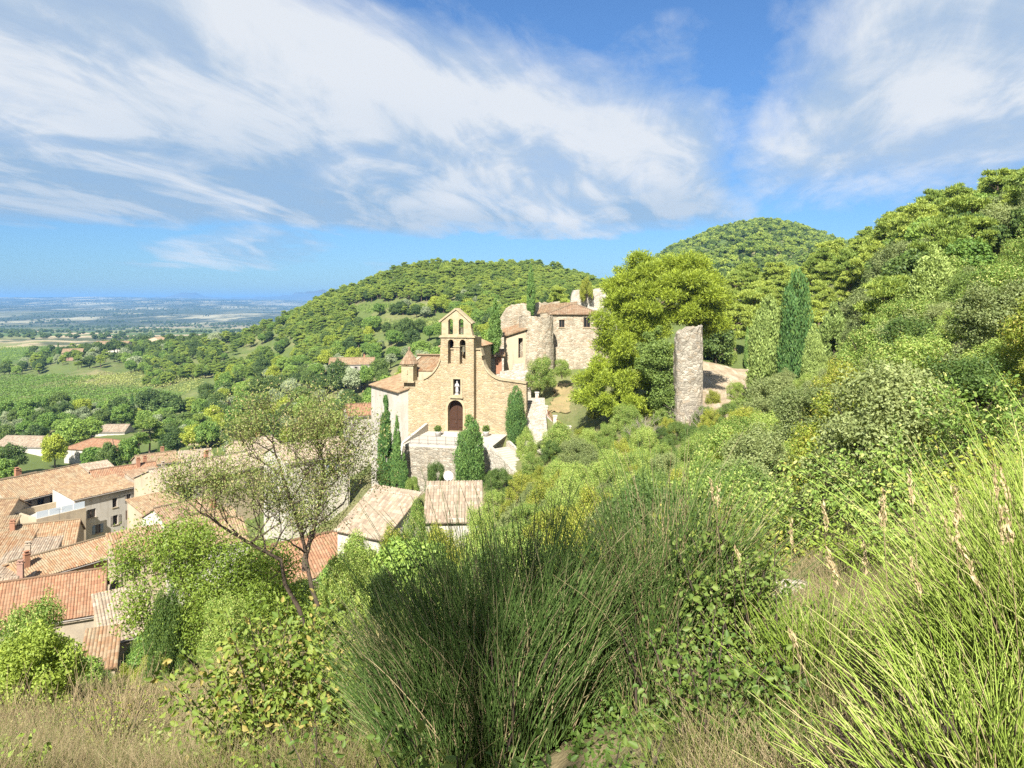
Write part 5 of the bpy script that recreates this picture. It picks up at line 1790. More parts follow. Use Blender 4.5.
# cypresses
cy = 'dark column cypress in the trio at the left foot of the church'
single('cypress', 'tallest slim cypress of the trio, in front of the white church wing', 385.5, 392, 497, 78, 17)
single('cypress', 'second slim cypress of the trio, close to the terrace buttress', 397, 414, 497, 77, 12)
single('cypress', 'shortest cypress of the trio, half hidden behind the terrace buttress', 404, 452, 497, 76, 10)
single('fatcypress', 'broad bright green cypress in front of the church terrace', 469.5, 411, 486, 74.5, 31)
single('fatcypress', 'rounded dark cypress against the right end of the church front', 516, 383, 441, 82, 21)
single('cypress', 'dark cypress beside the cottage right of the bell gable', 495, 297, 354, 96, 14)
single('cypress', 'tall slim cypress rising above the round castle tower', 531, 263, 317, 112, 9.5)
single('palecypress', 'broad pale cypress at the right edge of the gravel track, nearest of its pair', 769, 290, 407, 71, 44)
single('fatcypress', 'tall darker cypress right behind the pale one by the track', 797, 262, 404, 69, 38)
single('palecypress', 'pale cypress leaning among shrubs right of the track pair', 834, 300, 398, 64, 42)
single('palecypress', 'second pale cypress in the thicket, slimmer and lower', 814, 322, 400, 63, 26)
single('palecypress', 'tall feathery pale cypress high on the right hillside', 934, 241, 334, 50, 46, None, True)
single('cypress', 'little dark cypress at the far end of the gravel track', 747.5, 326, 369, 98, 7)
for i, (px, t, b, Y, lab) in enumerate(((2, 401, 424, 268, 'slim cypress at the left edge before the vineyard'), (12.5, 399, 418, 285, 'small cypress second from the left edge'), (39, 408, 426, 262, 'lone slim cypress left of the round oak'),
                                       (75, 394, 410, 300, 'slim cypress beside the wide vineyard trees'), (132, 392, 413, 290, 'slim cypress right of the umbrella-shaped oak'), (232, 400, 432, 230, 'dark cypress beside the yellow-green tree'),
                                       (58, 342, 364, 505, 'far thin cypress by the pink farmhouse'), (172, 486, 512, 106, 'dark cypress in front of the long light roof'), (187, 486, 506, 104, 'smaller cypress at the corner of the light stone house'))):
    single('cypress', lab, px, t, b, Y, None, i, True)

# trees of the village edge
for i, (k, px, t, b, Y, w, lab) in enumerate((
    ('oak', 120, 398, 425, 252, 28, 'umbrella-shaped dark oak standing before the vineyard'),
    ('hillpine', 150, 416, 450, 193, 34, 'umbrella pine behind the red roofs'),
    ('oak', 172, 425, 450, 200, 26, 'dark round tree right behind the umbrella pine'),
    ('yellow', 212, 407, 437, 225, 26, 'bright yellow-green tree in the valley gardens'),
    ('oak', 185, 416, 433, 240, 24, 'clipped round green tree left of the yellow-green one'),
    ('oak', 170, 392, 420, 258, 40, 'wide dark oak group tree before the olive grove'),
    ('oak', 150, 390, 415, 275, 30, 'grey-green oak behind the umbrella pine'),
    ('mid', 72, 419, 452, 196, 36, 'full green tree above the long tan roof'),
    ('yellow', 55, 434, 462, 180, 26, 'yellowish tree at the left of the full green tree'),
    ('mid', 92, 445, 472, 168, 26, 'round green tree in the square behind the tan roof'),
    ('oak', 108, 443, 473, 166, 24, 'dark green round tree before the pinkish hipped roof'),
    ('mid', 128, 436, 468, 170, 24, 'round plane tree behind the red roofs'),
    ('oak', 10, 445, 472, 168, 30, 'dark shaded tree at the left edge'),
    ('mid', 5, 458, 482, 150, 26, 'round green tree at the left edge above the ochre roof'),
    ('oak', 165, 446, 470, 165, 24, 'blue-green tree left of the dovecote'),
    ('mid', 178, 453, 474, 158, 22, 'green bushy tree beside the dovecote'),
    ('oak', 35, 425, 447, 205, 26, 'dark tree behind the yellowish one'),
    ('mid', 28, 420, 440, 225, 24, 'green garden tree near the left edge cypresses'))):
    single(k, lab, px, t, b, Y, w, i, True)

# plants round the church and the castle
single('bush', 'dark green fig bush below the castle wing', 541, 358, 388, 94, 34)
single('bush', 'small bush against the bastion wall', 562, 360, 377, 96, 20)
single('yellowbush', 'yellow-green bush growing on top of the ruined keep wall', 586, 277, 300, 113, 16)
single('darkbush', 'dark bush at the foot of the terrace retaining wall', 436, 462, 492, 76, 24)
single('bush', 'green bush between the slim cypress trio and the white house', 412, 478, 505, 70, 18)
def ivy():
    Y = 71
    b = on_px(664, Y)
    root = thing('ivy_shrub', 'dark ivy mass pressed against the left of the ruined pillar', 'shrub', b)
    s = F / Y
    rnd = np.random.default_rng(15)
    p = []
    for px, py, r in ((652, 343, 11), (645, 352, 9), (661, 352, 12), (668, 362, 11), (655, 366, 13), (648, 374, 10), (664, 380, 12), (672, 376, 9), (671, 393, 10), (662, 399, 12), (676, 408, 10), (668, 415, 12), (678, 424, 10), (670, 432, 12), (660, 428, 10), (684, 432, 9), (650, 338, 7), (659, 334, 6), (640, 361, 7)):
        for _ in range(3):
            q = r * rnd.uniform(.45, .85) / s
            p.append(((px - 664 + rnd.normal() * r * .4) / s, rnd.normal() * .6, (PY0 - py + rnd.normal() * r * .35) / s - b.z, q, q * .9, q * rnd.uniform(.7, 1.1)))
    link('foliage', crown_mesh('foliage', p, 34000, .17, .6, M['leaf_bush_dark'], shell=(.6, 1.2)), root)
    mb = MB()
    for a, e in (((0, 0, -.3), (-.6, .1, 7)), ((.2, 0, -.3), (.5, 0, 5)), ((-.1, 0, 2), (-1.4, .2, 6.5))):
        a, e = Vector(a), Vector(e)
        mb.tube([a, a.lerp(e, .5) + Vector((.15, 0, 0)), e], [.1, .07, .02], 5)
    mb.build('stem', M['bark'], root)


ivy()
for i, (px, t, b_, Y, w, kd) in enumerate(((338, 361, 384, 238, 24, 'oak'), (352, 366, 386, 236, 22, 'olive'), (366, 364, 385, 238, 22, 'mid'), (378, 360, 384, 240, 20, 'oak'))):
    single(kd, ('dark oak before the left end of the pale farmhouse', 'silver tree before the middle of the pale farmhouse', 'green tree before the right half of the pale farmhouse', 'dark tree at the right end of the pale farmhouse')[i], px, t, b_, Y, w, i, True)
single('oak', 'dark tree behind the ruined pillar', 716, 318, 372, 99, 40)
single('bush', 'light green bush at the edge of the gravel track', 727, 338, 370, 101, 26)
single('yellowbush', 'bright green bush at the far end of the track', 763, 336, 368, 104, 28)
single('bush', 'grassy bush beside the terrace staircase', 528, 430, 462, 78, 26)
single('bush', 'wide bush at the foot of the white parapet', 560, 425, 458, 76, 42)
for i, px in enumerate((438, 486)):
    p = at(px, 434, 84.6)
    p.z = at(455, 434, 86).z
    t = thing('potted_plant', 'potted plant left of the church door' if i == 0 else 'potted plant right of the church door', 'potted plant', p)
    mb = MB()
    mb.lathe((0, 0, .003), [(.001, 0), (.28, 0), (.36, .45), (.4, .5), (.4, .56), (.3, .56), (.28, .46), (.001, .44)], 14)
    mb.build('pot', M['marble'], t)
    link('foliage', crown_mesh('foliage', [(0, 0, .85, .42, .42, .4)], 500, .2, .4, M['leaf_bush_dark'], 'out'), t)


def dead_shrub(px, py, Y, label, h=2.2, seed=0):
    p = at(px, py, Y)
    p.z = h1(p.x, Y)
    mb = MB()
    rnd = random.Random(seed)
    def grow(a, d, l, r, k):
        e = a + d * l
        mb.tube([a, a.lerp(e, .5) + Vector((rnd.uniform(-.05, .05), rnd.uniform(-.05, .05), 0)), e], [r, r * .8, r * .5], 4, cap=False)
        if k:
            for _ in range(3):
                grow(a.lerp(e, rnd.uniform(.5, 1)), (d + Vector((rnd.uniform(-.8, .8), rnd.uniform(-.8, .8), rnd.uniform(-.2, .5)))).normalized(), l * rnd.uniform(.5, .8), r * .55, k - 1)
    for _ in range(7):
        grow(Vector((rnd.uniform(-.3, .3), rnd.uniform(-.3, .3), -.2)), Vector((rnd.uniform(-.9, .9), rnd.uniform(-.6, .6), 1)).normalized(), h * .5, .035, 3)
    o = mb.build('dead_shrub', M['dead_wood'], None, p)
    tag(o, label, 'shrub')


dead_shrub(688, 442, 66, 'bare grey dead shrub below the ruined pillar', 3.2, 1)
dead_shrub(640, 440, 64, 'bleached dead branches under the big pine', 3.0, 2)
dead_shrub(705, 437, 63, 'bare twiggy dead shrub beside the gravel track', 2.6, 3)

for px, t, b_, Y, w, kd, lab in ((400, 540, 600, 52, 60, 'bush', 'green shrub hiding the lower corner of the left white house'), (440, 528, 590, 52, 50, 'yellowbush', 'yellow-green shrub before the front of the dish house'),
                              (478, 510, 580, 53, 44, 'bush', 'green shrub at the right corner of the dish house'), (362, 538, 615, 46, 66, 'bush', 'leafy shrub below the gable of the left white house'), (392, 528, 590, 50, 44, 'yellowbush', 'yellow-green shrub before the front corner of the left white house'),
                              (418, 505, 560, 57, 34, 'bush', 'upright shrub between the two white houses')):
    single(kd, lab, px, t, b_, Y, w, None, True)

# ---- woods and thickets, tree by tree
G_RIDGE = 'pines on the right-hand hillside'


def ridge(px, Y, loc, rnd):
    h = rnd.uniform(6.0, 8.8)
    plant('ridgepine', 'yellow-green pine in the dense pine wood covering the upper right hillside', loc, h, G_RIDGE)


scatter(150, (735, 1110), (92, 172), ridge, 4.4, 5)

def room(px, Y, z):
    """how tall a plant may stand here before it hides the track, the cypresses and the wood behind"""
    row = np.interp(px, (700, 735, 770, 800, 840, 865, 905, 950, 1024, 1120), (452, 440, 408, 400, 388, 345, 308, 285, 265, 240))
    return (PY0 - row - prnd.uniform(-34, 12)) / F * Y - z


G_SLOPE = 'mixed trees on the lower right hillside'


def slope_tree(px, Y, loc, rnd):
    k = pick(rnd, (('oak', 2), ('mid', 3), ('ridgepine', 2.2), ('palebush', 3)))
    lab = {'oak': 'dark green tree among the pale shrubs of the right-hand slope', 'mid': 'mid green tree among the pale shrubs of the right-hand slope',
           'ridgepine': 'single pine among the shrubs of the right-hand slope', 'palebush': 'tall pale green shrub below the pines of the right-hand slope'}[k]
    if px < 868 and room(px, Y, loc[2]) < 4:
        if room(px, Y, loc[2]) > .9:
            plant('palebush', lab if k == 'palebush' else 'low pale green shrub below the pines of the right-hand slope', loc, room(px, Y, loc[2]), G_SLOPE)
        return
    plant(k, lab, loc, {'palebush': rnd.uniform(4, 5.5), 'ridgepine': rnd.uniform(5.5, 7.5)}.get(k, rnd.uniform(4.2, 6.2)), G_SLOPE)


scatter(110, (760, 1110), (52, 97), slope_tree, 3.3, 6, lambda px, py, Y: not (px < 800 and Y > 62) and not (980 < px < 1050 and Y < 60))

G_THICKET = 'shrubs of the right-hand thicket'


def thicket(px, Y, loc, rnd):
    k = pick(rnd, (('bush', 3), ('palebush', 4 if Y > 30 else 1.5), ('darkbush', 1.6), ('yellowbush', 1.2 if Y < 35 else .3)))
    lab = {'bush': 'green leafy shrub in the thicket on the right-hand slope', 'palebush': 'pale green shrub in the thicket on the right-hand slope',
           'darkbush': 'dark green shrub in the thicket on the right-hand slope', 'yellowbush': 'yellowish shrub in the thicket on the right-hand slope'}[k]
    h = min(rnd.uniform(1.7, 4.2) * (1 if Y > 26 else .75), room(px, Y, loc[2]))
    if h > .9:
        plant(k, lab, loc, h, G_THICKET, max(1.0, min(1.5, 2.2 / h)))


scatter(210, (730, 1120), (15, 66), thicket, lambda Y: 1.9 + Y * .026, 8)

G_MID = 'shrubs of the slope below the big pine'


def midslope(px, Y, loc, rnd):
    k = pick(rnd, (('bush', 4), ('yellowbush', 1.6), ('darkbush', 1.6), ('palebush', 1.2)))
    lab = {'bush': 'green shrub on the overgrown slope below the church and the big pine', 'palebush': 'pale shrub on the overgrown slope below the church and the big pine',
           'darkbush': 'dark shrub on the overgrown slope below the church and the big pine', 'yellowbush': 'yellow-green shrub on the overgrown slope below the church and the big pine'}[k]
    plant(k, lab, loc, rnd.uniform(1.2, 2.3) * (1.0 if Y < 45 else 1.15), G_MID)


scatter(170, (496, 740), (14, 82), midslope, lambda Y: 1.15 + Y * .022, 9, lambda px, py, Y: not (px < 530 and Y > 66) and not (px < 575 and Y > 80), pad=.0)

G_LEFT = 'shrubs and trees on the slope between the viewpoint and the village'


def leftslope(px, Y, loc, rnd):
    k = pick(rnd, (('bush', 3), ('darkbush', 2), ('yellowbush', 2), ('mid', .8 if Y > 38 else 0)))
    lab = {'bush': 'green shrub on the slope between the viewpoint and the village', 'darkbush': 'dark shrub on the slope between the viewpoint and the village',
           'yellowbush': 'yellow-green shrub on the slope between the viewpoint and the village', 'mid': 'young tree on the slope between the viewpoint and the village'}[k]
    plant(k, lab, loc, rnd.uniform(1.5, 2.8) if k != 'mid' else rnd.uniform(3.5, 5), G_LEFT)


scatter(90, (60, 500), (28, 74), leftslope, 2.4, 10, pad=.0)

# valley gardens left of and behind the church
G_VALLEY = 'trees in the valley behind the church'


def valley(px, Y, loc, rnd):
    k = pick(rnd, (('oak', 3.2), ('mid', 3.4), ('olive', 3.0 if Y < 300 else .6), ('yellow', .9), ('hillpine', .7 if Y > 240 else .2)))
    lab = {'oak': 'dark oak among the mixed trees of the valley', 'mid': 'green leafy tree among the mixed trees of the valley', 'olive': 'silver-grey olive tree among the mixed trees of the valley',
           'yellow': 'yellow-green tree among the mixed trees of the valley', 'hillpine': 'pine among the mixed trees of the valley'}[k]
    plant(k, lab, loc, rnd.uniform(5.0, 8.5) if k != 'olive' else rnd.uniform(4.2, 6.0), G_VALLEY, parts=Y < 230)


scatter(290, (165, 500), (128, 345), valley, 4.7, 12, lambda px, py, Y: not (px < 215 and 270 < Y < 420) and not (360 < px < 450 and 318 < py < 333 and Y > 280) and not (px < 240 and Y < 180))
scatter(95, (-30, 240), (134, 285), valley, 4.8, 13, lambda px, py, Y: py < 446, pad=.5)
G_BELT = 'trees of the belt behind the vineyard'


def belt(px, Y, loc, rnd):
    k = pick(rnd, (('oak', 5), ('mid', 2), ('hillpine', 2), ('olive', .8)))
    lab = {'oak': 'dark oak in the tree belt behind the vineyard', 'mid': 'green tree in the tree belt behind the vineyard', 'hillpine': 'pine in the tree belt behind the vineyard', 'olive': 'grey-green tree in the tree belt behind the vineyard'}[k]
    plant(k, lab, loc, rnd.uniform(6.5, 10.0), G_BELT, parts=False)


scatter(165, (25, 215), (425, 640), belt, 6.4, 14, lambda px, py, Y: py < 374 + px * .0 and not (40 < px < 75 and Y < 520 and py > 366))
scatter(10, (0, 40), (470, 500), belt, 7.0, 15)
def castle_back(px, Y, loc, rnd):
    k = pick(rnd, (('oak', 2), ('hillpine', 3), ('ridgepine', 3)))
    lab = {'oak': 'dark oak on the rise behind the castle', 'hillpine': 'pine on the rise behind the castle', 'ridgepine': 'yellow-green pine on the rise behind the castle'}[k]
    plant(k, lab, loc, rnd.uniform(4.5, 6.5), 'trees on the rise behind the castle', parts=Y < 200)


scatter(70, (590, 760), (112, 290), castle_back, 5.0, 18, lambda px, py, Y: not (px > 690 and Y < 118))
scatter(50, (470, 600), (128, 290), castle_back, 6.0, 19)


# ---- woods too far and too many to count
def stuff_trees(name, label, pts, kinds, seed, size):
    """one object: points in a mesh that carry the trees by geometry nodes"""
    rnd = random.Random(seed)
    me = bpy.data.meshes.new(name)
    me.vertices.add(len(pts))
    me.vertices.foreach_set('co', np.asarray(pts, dtype=np.float32).ravel())
    for nm, f in (('tree_size', lambda: rnd.uniform(*size)), ('tree_turn', lambda: rnd.uniform(0, 6.28))):
        at_ = me.attributes.new(nm, 'FLOAT', 'POINT')
        at_.data.foreach_set('value', np.array([f() for _ in pts], dtype=np.float32))
    at_ = me.attributes.new('tree_kind', 'INT', 'POINT')
    at_.data.foreach_set('value', np.array([rnd.randrange(len(kinds)) for _ in pts], dtype=np.int32))
    o = link(name, me)
    ng = bpy.data.node_groups.new(name, 'GeometryNodeTree')
    ng.interface.new_socket('Geometry', in_out='INPUT', socket_type='NodeSocketGeometry')
    ng.interface.new_socket('Geometry', in_out='OUTPUT', socket_type='NodeSocketGeometry')
    N, Lk = ng.nodes, ng.links
    gi, go = N.new('NodeGroupInput'), N.new('NodeGroupOutput')
    j = N.new('GeometryNodeJoinGeometry')
    def attr(nm, typ):
        a = N.new('GeometryNodeInputNamedAttribute')
        a.data_type = typ
        a.inputs['Name'].default_value = nm
        return a.outputs['Attribute']
    for i, src in enumerate(kinds):
        io = N.new('GeometryNodeInstanceOnPoints')
        oi = N.new('GeometryNodeObjectInfo')
        oi.transform_space = 'ORIGINAL'
        oi.inputs['Object'].default_value = src
        cmp = N.new('FunctionNodeCompare')
        cmp.data_type = 'INT'
        cmp.operation = 'EQUAL'
        Lk.new(attr('tree_kind', 'INT'), cmp.inputs[2])
        cmp.inputs[3].default_value = i
        cx = N.new('ShaderNodeCombineXYZ')
        Lk.new(attr('tree_turn', 'FLOAT'), cx.inputs[2])
        Lk.new(gi.outputs[0], io.inputs['Points'])
        Lk.new(cmp.outputs[0], io.inputs['Selection'])
        Lk.new(oi.outputs['Geometry'], io.inputs['Instance'])
        e2r = N.new('FunctionNodeEulerToRotation')
        Lk.new(cx.outputs[0], e2r.inputs[0])
        Lk.new(e2r.outputs[0], io.inputs['Rotation'])
        Lk.new(attr('tree_size', 'FLOAT'), io.inputs['Scale'])
        Lk.new(io.outputs[0], j.inputs[0])
    Lk.new(j.outputs[0], go.inputs[0])
    md = o.modifiers.new('trees', 'NODES')
    md.node_group = ng
    tag(o, label, 'woods', kind='stuff')
    return o


def far_sources():
    """real trees along the crest and on the spur: the woods too dense to count repeat their shapes"""
    out = []
    for i, (k, px, Y) in enumerate((('farpine', 330, 470), ('farpine', 352, 474), ('farpine', 381, 472), ('faroak', 410, 470), ('faroak', 436, 474), ('faroak', 300, 468),
                                    ('hillpine', 318, 372), ('hillpine', 352, 366), ('hillpine', 470, 352), ('hillpine', 520, 350), ('oak', 300, 352), ('oak', 268, 380), ('mid', 250, 372), ('oak', 468, 318))):
        v = SP[k][i % len(SP[k])]
        p = on_px(px, Y)
        nm = {'farpine': 'pine_tree', 'faroak': 'evergreen_oak'}.get(k) or NAME[k]
        me = merged(nm, v[0], v[1]) if v[1] else v[0]
        o = link(nm, me, None, p)
        far = k.startswith('far')
        tag(o, {'pine_tree': 'pine', 'evergreen_oak': 'dark oak', 'broadleaf_tree': 'leafy tree'}[nm] + (' on the crest of the forest hill' if far else ' at the lower edge of the forest hill woods'), 'tree',
            'trees on the crest of the forest hill' if far else 'trees at the lower edge of the forest hill')
        out.append(o)
    return out


SRC = far_sources()


def cast(n, pxr, Yr, seed, accept=None, jit=0):
    rnd = np.random.default_rng(seed)
    px = rnd.uniform(pxr[0], pxr[1], n)
    Y = np.sqrt(rnd.uniform(Yr[0] ** 2, Yr[1] ** 2, n))
    x = (px - 512) / F * Y
    z = H(x, Y)
    py = PY0 - z / Y * F
    k = np.ones(n, bool)
    if accept is not None:
        k = accept(px, py, Y, x, rnd)
    return np.stack([x, Y, z - .2], 1)[k]


def smooth_noise(x, y, s, seed):
    v = 0
    r = random.Random(seed)
    for k in range(5):
        a, f = r.uniform(0, 6.28), (1.9 ** k) / s
        v = v + np.sin((x * math.cos(a) + y * math.sin(a)) * f + r.uniform(0, 6) + 1.4 * np.sin((y * math.cos(a) - x * math.sin(a)) * f * .8 + r.uniform(0, 6))) / (1.35 ** k)
    return v


def hill_ok(px, py, Y, x, r):
    gap = ((py > 316) & (py < 341) & (px > 350) & (px < 455)) | ((py > 302) & (py < 315) & (px > 335) & (px < 462)) | (smooth_noise(x, Y, 14, 6) > 2.2)
    return ~gap & ((px > 310) | (Y > 330))


stuff_trees('forest', 'unbroken pine forest on the hill behind the church', np.concatenate([cast(1700, (296, 645), (300, 400), 21, hill_ok), cast(1900, (290, 660), (385, 560), 1, lambda px, py, Y, x, r: (px > 310) | (Y > 410))]), SRC[6:10] + SRC[13:14], 1, (.55, 1.0))
stuff_trees('forest', 'mixed pine and oak wood on the spur left of the forest hill', cast(950, (145, 345), (358, 570), 22, lambda px, py, Y, x, r: smooth_noise(x, Y, 17, 9) > -.75), SRC[6:9] + SRC[10:13], 2, (.6, 1.08))
stuff_trees('far_forest', 'grey-green scrub forest covering the far round hill', cast(8500, (600, 980), (300, 1050), 2, lambda px, py, Y, x, r: smooth_noise(x, Y, 40, 3) > -1.15), SRC[:6], 2, (.55, 1.0))
stuff_trees('hedgerow_trees', 'dark hedgerow trees and copses spread over the plain',
            np.concatenate([cast(9000, (-260, 400), (700, 3200), 4, lambda px, py, Y, x, r: (smooth_noise(x, Y, 70, 8) > .75) & ~((px < 60) & (Y < 800))),
                            cast(16000, (-260, 430), (2600, 9800), 5, lambda px, py, Y, x, r: smooth_noise(x, Y * .6, 240, 9) > .45)]), SRC[3:6], 3, (.9, 1.7))


# ---- vineyards
def vineyard(name, label, poly, Yr, gap, ang, mat, seed, h=1.2, dens=3.2):
    """rows of vines inside a pixel polygon"""
    rnd = np.random.default_rng(seed)
    xs = [(p[0] - 512) / F * Y for p in poly for Y in Yr]
    ext = max(xs) - min(xs)
    c = np.array([(max(xs) + min(xs)) / 2, sum(Yr) / 2])
    d = np.array([math.cos(ang), math.sin(ang)])
    nn = np.array([-d[1], d[0]])
    span = max(ext, Yr[1] - Yr[0]) * .8
    pts = []
    for k in np.arange(-span, span, gap):
        m = int(2 * span * dens)
        t = rnd.uniform(-span, span, m)
        p = c + nn * k + d * t[:, None] + rnd.normal(size=(m, 2)) * .25
        pts.append(p)
    p = np.concatenate(pts)
    p = p[(p[:, 1] > Yr[0]) & (p[:, 1] < Yr[1])]
    z = H(p[:, 0], p[:, 1])
    px, py = 512 + p[:, 0] / p[:, 1] * F, PY0 - z / p[:, 1] * F
    k = np.zeros(len(p), bool)
    n = len(poly)
    for i in range(n):
        (ax, ay), (bx, by) = poly[i], poly[(i + 1) % n]
        cr = (ay > py) != (by > py)
        with np.errstate(divide='ignore', invalid='ignore'):
            k ^= cr & (px < (bx - ax) * (py - ay) / (by - ay) + ax)
    p, z = p[k], z[k]
    P = np.stack([p[:, 0], p[:, 1], z + rnd.uniform(.2, h, len(p))], 1)
    N = unit(rnd.normal(size=P.shape) + np.array([0, -.3, .8]))
    V = leaf_quads(P, N, .62, .8)
    o = link(name, raw_mesh(name, V, np.arange(len(V)).reshape(-1, 4), mat))
    tag(o, label, 'vineyard', kind='stuff')


M['leaf_vine'] = mat_leaf('vine_leaves', (0.115, 0.2, 0.0353), (0.23, 0.319, 0.0635))
M['leaf_vine_dry'] = mat_leaf('yellowing_vine_leaves', (0.199, 0.255, 0.0635), (0.368, 0.383, 0.127))
vineyard('vineyard', 'green vineyard rows in front of the tree belt', [(-120, 379), (60, 376), (100, 378), (70, 385), (150, 389), (185, 396), (150, 404), (60, 414), (-120, 418)], (285, 480), 2.5, .35, M['leaf_vine'], 1, 1.6, 7)
vineyard('vineyard', 'paler terraced vineyard above the green rows', [(62, 386), (105, 372), (160, 368), (200, 371), (205, 382), (190, 394), (150, 388), (75, 389)], (325, 440), 3.0, .1, M['leaf_vine_dry'], 2, 1.3, 5)
vineyard('vineyard', 'smooth green vineyard on the plain at the left edge', [(-200, 347), (52, 347), (40, 360), (-200, 364)], (500, 860), 2.6, 1.2, M['leaf_vine'], 3, 1.5, 3)
vineyard('vineyard', 'small terraced vineyard strip below the forest hill', [(355, 333), (365, 322), (440, 319), (450, 330), (420, 335)], (270, 345), 2.4, .2, M['leaf_vine_dry'], 4, 1.3, 5)
vineyard('vineyard', 'narrow green vineyard strip under the pines of the forest hill', [(345, 314), (352, 306), (455, 304), (460, 312)], (300, 400), 2.4, .1, M['leaf_vine'], 5, 1.3, 5)


# ---------------------------------------------------------------- the near slope
def stems_mesh(name, roots, dirs, lens, bend, r0, r1, mat, nseg=6, wig=.02, sides=3, mi=None, rng=RNG):
    """many thin tapering stems as one mesh; bend = (n, 3) drift that grows with the square of the way up"""
    n = len(roots)
    t = np.linspace(0, 1, nseg + 1)[None, :, None]
    ph = rng.uniform(0, 6.28, (n, 1, 1))
    side = unit(np.cross(dirs, rng.normal(size=(n, 3))))[:, None, :]
    P = roots[:, None, :] + dirs[:, None, :] * lens[:, None, None] * t + bend[:, None, :] * t * t + side * wig * np.sin(t * 5 + ph) * lens[:, None, None]
    a = unit(np.cross(dirs, np.array([.13, .2, .97]) + rng.normal(size=(n, 3)) * .1))
    b = unit(np.cross(dirs, a))
    rad = (np.asarray(r0).reshape(-1, 1) * (1 - t[:, :, 0]) + np.asarray(r1).reshape(-1, 1) * t[:, :, 0])
    rad = np.broadcast_to(rad, (n, nseg + 1))
    V = []
    for k in range(sides):
        c, s = math.cos(6.2832 * k / sides), math.sin(6.2832 * k / sides)
        V.append(P + (a * c + b * s)[:, None, :] * rad[:, :, None])
    V = np.stack(V, 2)                       # n, seg, side, 3
    idx = np.arange(n * (nseg + 1) * sides).reshape(n, nseg + 1, sides)
    nx = np.roll(idx, -1, 2)
    Q = np.stack([idx[:, :-1], nx[:, :-1], nx[:, 1:], idx[:, 1:]], -1).reshape(-1, 4)
    return raw_mesh(name, V.reshape(-1, 3), Q, mat, smooth=True), P


def folded_leaves(P, N, T, length, width):
    """broad leaves folded a little along the midrib: two quads each"""
    n = len(P)
    b = unit(np.cross(N, T))
    N = unit(np.cross(T, b))
    L = length[:, None]
    W = L * width
    up = N * W * .22
    v = [P, P + T * L * .3 + b * W * .46 + up, P + T * L * .68 + b * W * .36 + up, P + T * L - N * L * .08, P + T * L * .68 - b * W * .36 + up, P + T * L * .3 - b * W * .46 + up]
    V = np.stack(v, 1).reshape(-1, 3)
    i = (np.arange(n) * 6)[:, None]
    Q = np.concatenate([i + np.array([[0, 3, 2, 1]]), i + np.array([[0, 5, 4, 3]])], 1).reshape(-1, 4)
    return V, Q


M['broom_stem'] = mat_leaf('shaded_broom_shoots', (0.065, 0.12, 0.028), (0.21, 0.30, 0.08), (0.28, 0.26, 0.13), trans=.12, rough=.5)  # darker copy of the broom colour; part of the clump's shade is painted in
M['broom_bright'] = mat_leaf('sunlit_broom_shoots', (0.21, 0.31, 0.04), (0.42, 0.52, 0.12), (0.44, 0.43, 0.18), trans=.2, rough=.5)  # lighter copy for the right-hand brooms, sunlight put into the colour
M['dry_stalk'] = mat_leaf('dry_stalks', (0.302, 0.235, 0.123), (0.538, 0.426, 0.246), trans=.2, rough=.7)
M['grass_blade'] = mat_leaf('grass_blades', (0.146, 0.185, 0.0336), (0.336, 0.336, 0.112), (0.426, 0.336, 0.179), trans=.3)
M['dry_blade'] = mat_leaf('dry_grass_blades', (0.28, 0.23, 0.12), (0.58, 0.47, 0.28), (0.146, 0.19, 0.0448), trans=.3)
M['leaf_broad'] = mat_leaf('broad_shrub_leaves', (0.112, 0.179, 0.028), (0.269, 0.314, 0.056), (0.336, 0.28, 0.0784))
M['leaf_bramble'] = mat_leaf('bramble_leaves', (0.0784, 0.14, 0.0246), (0.213, 0.269, 0.056))
nrng = np.random.default_rng(99)


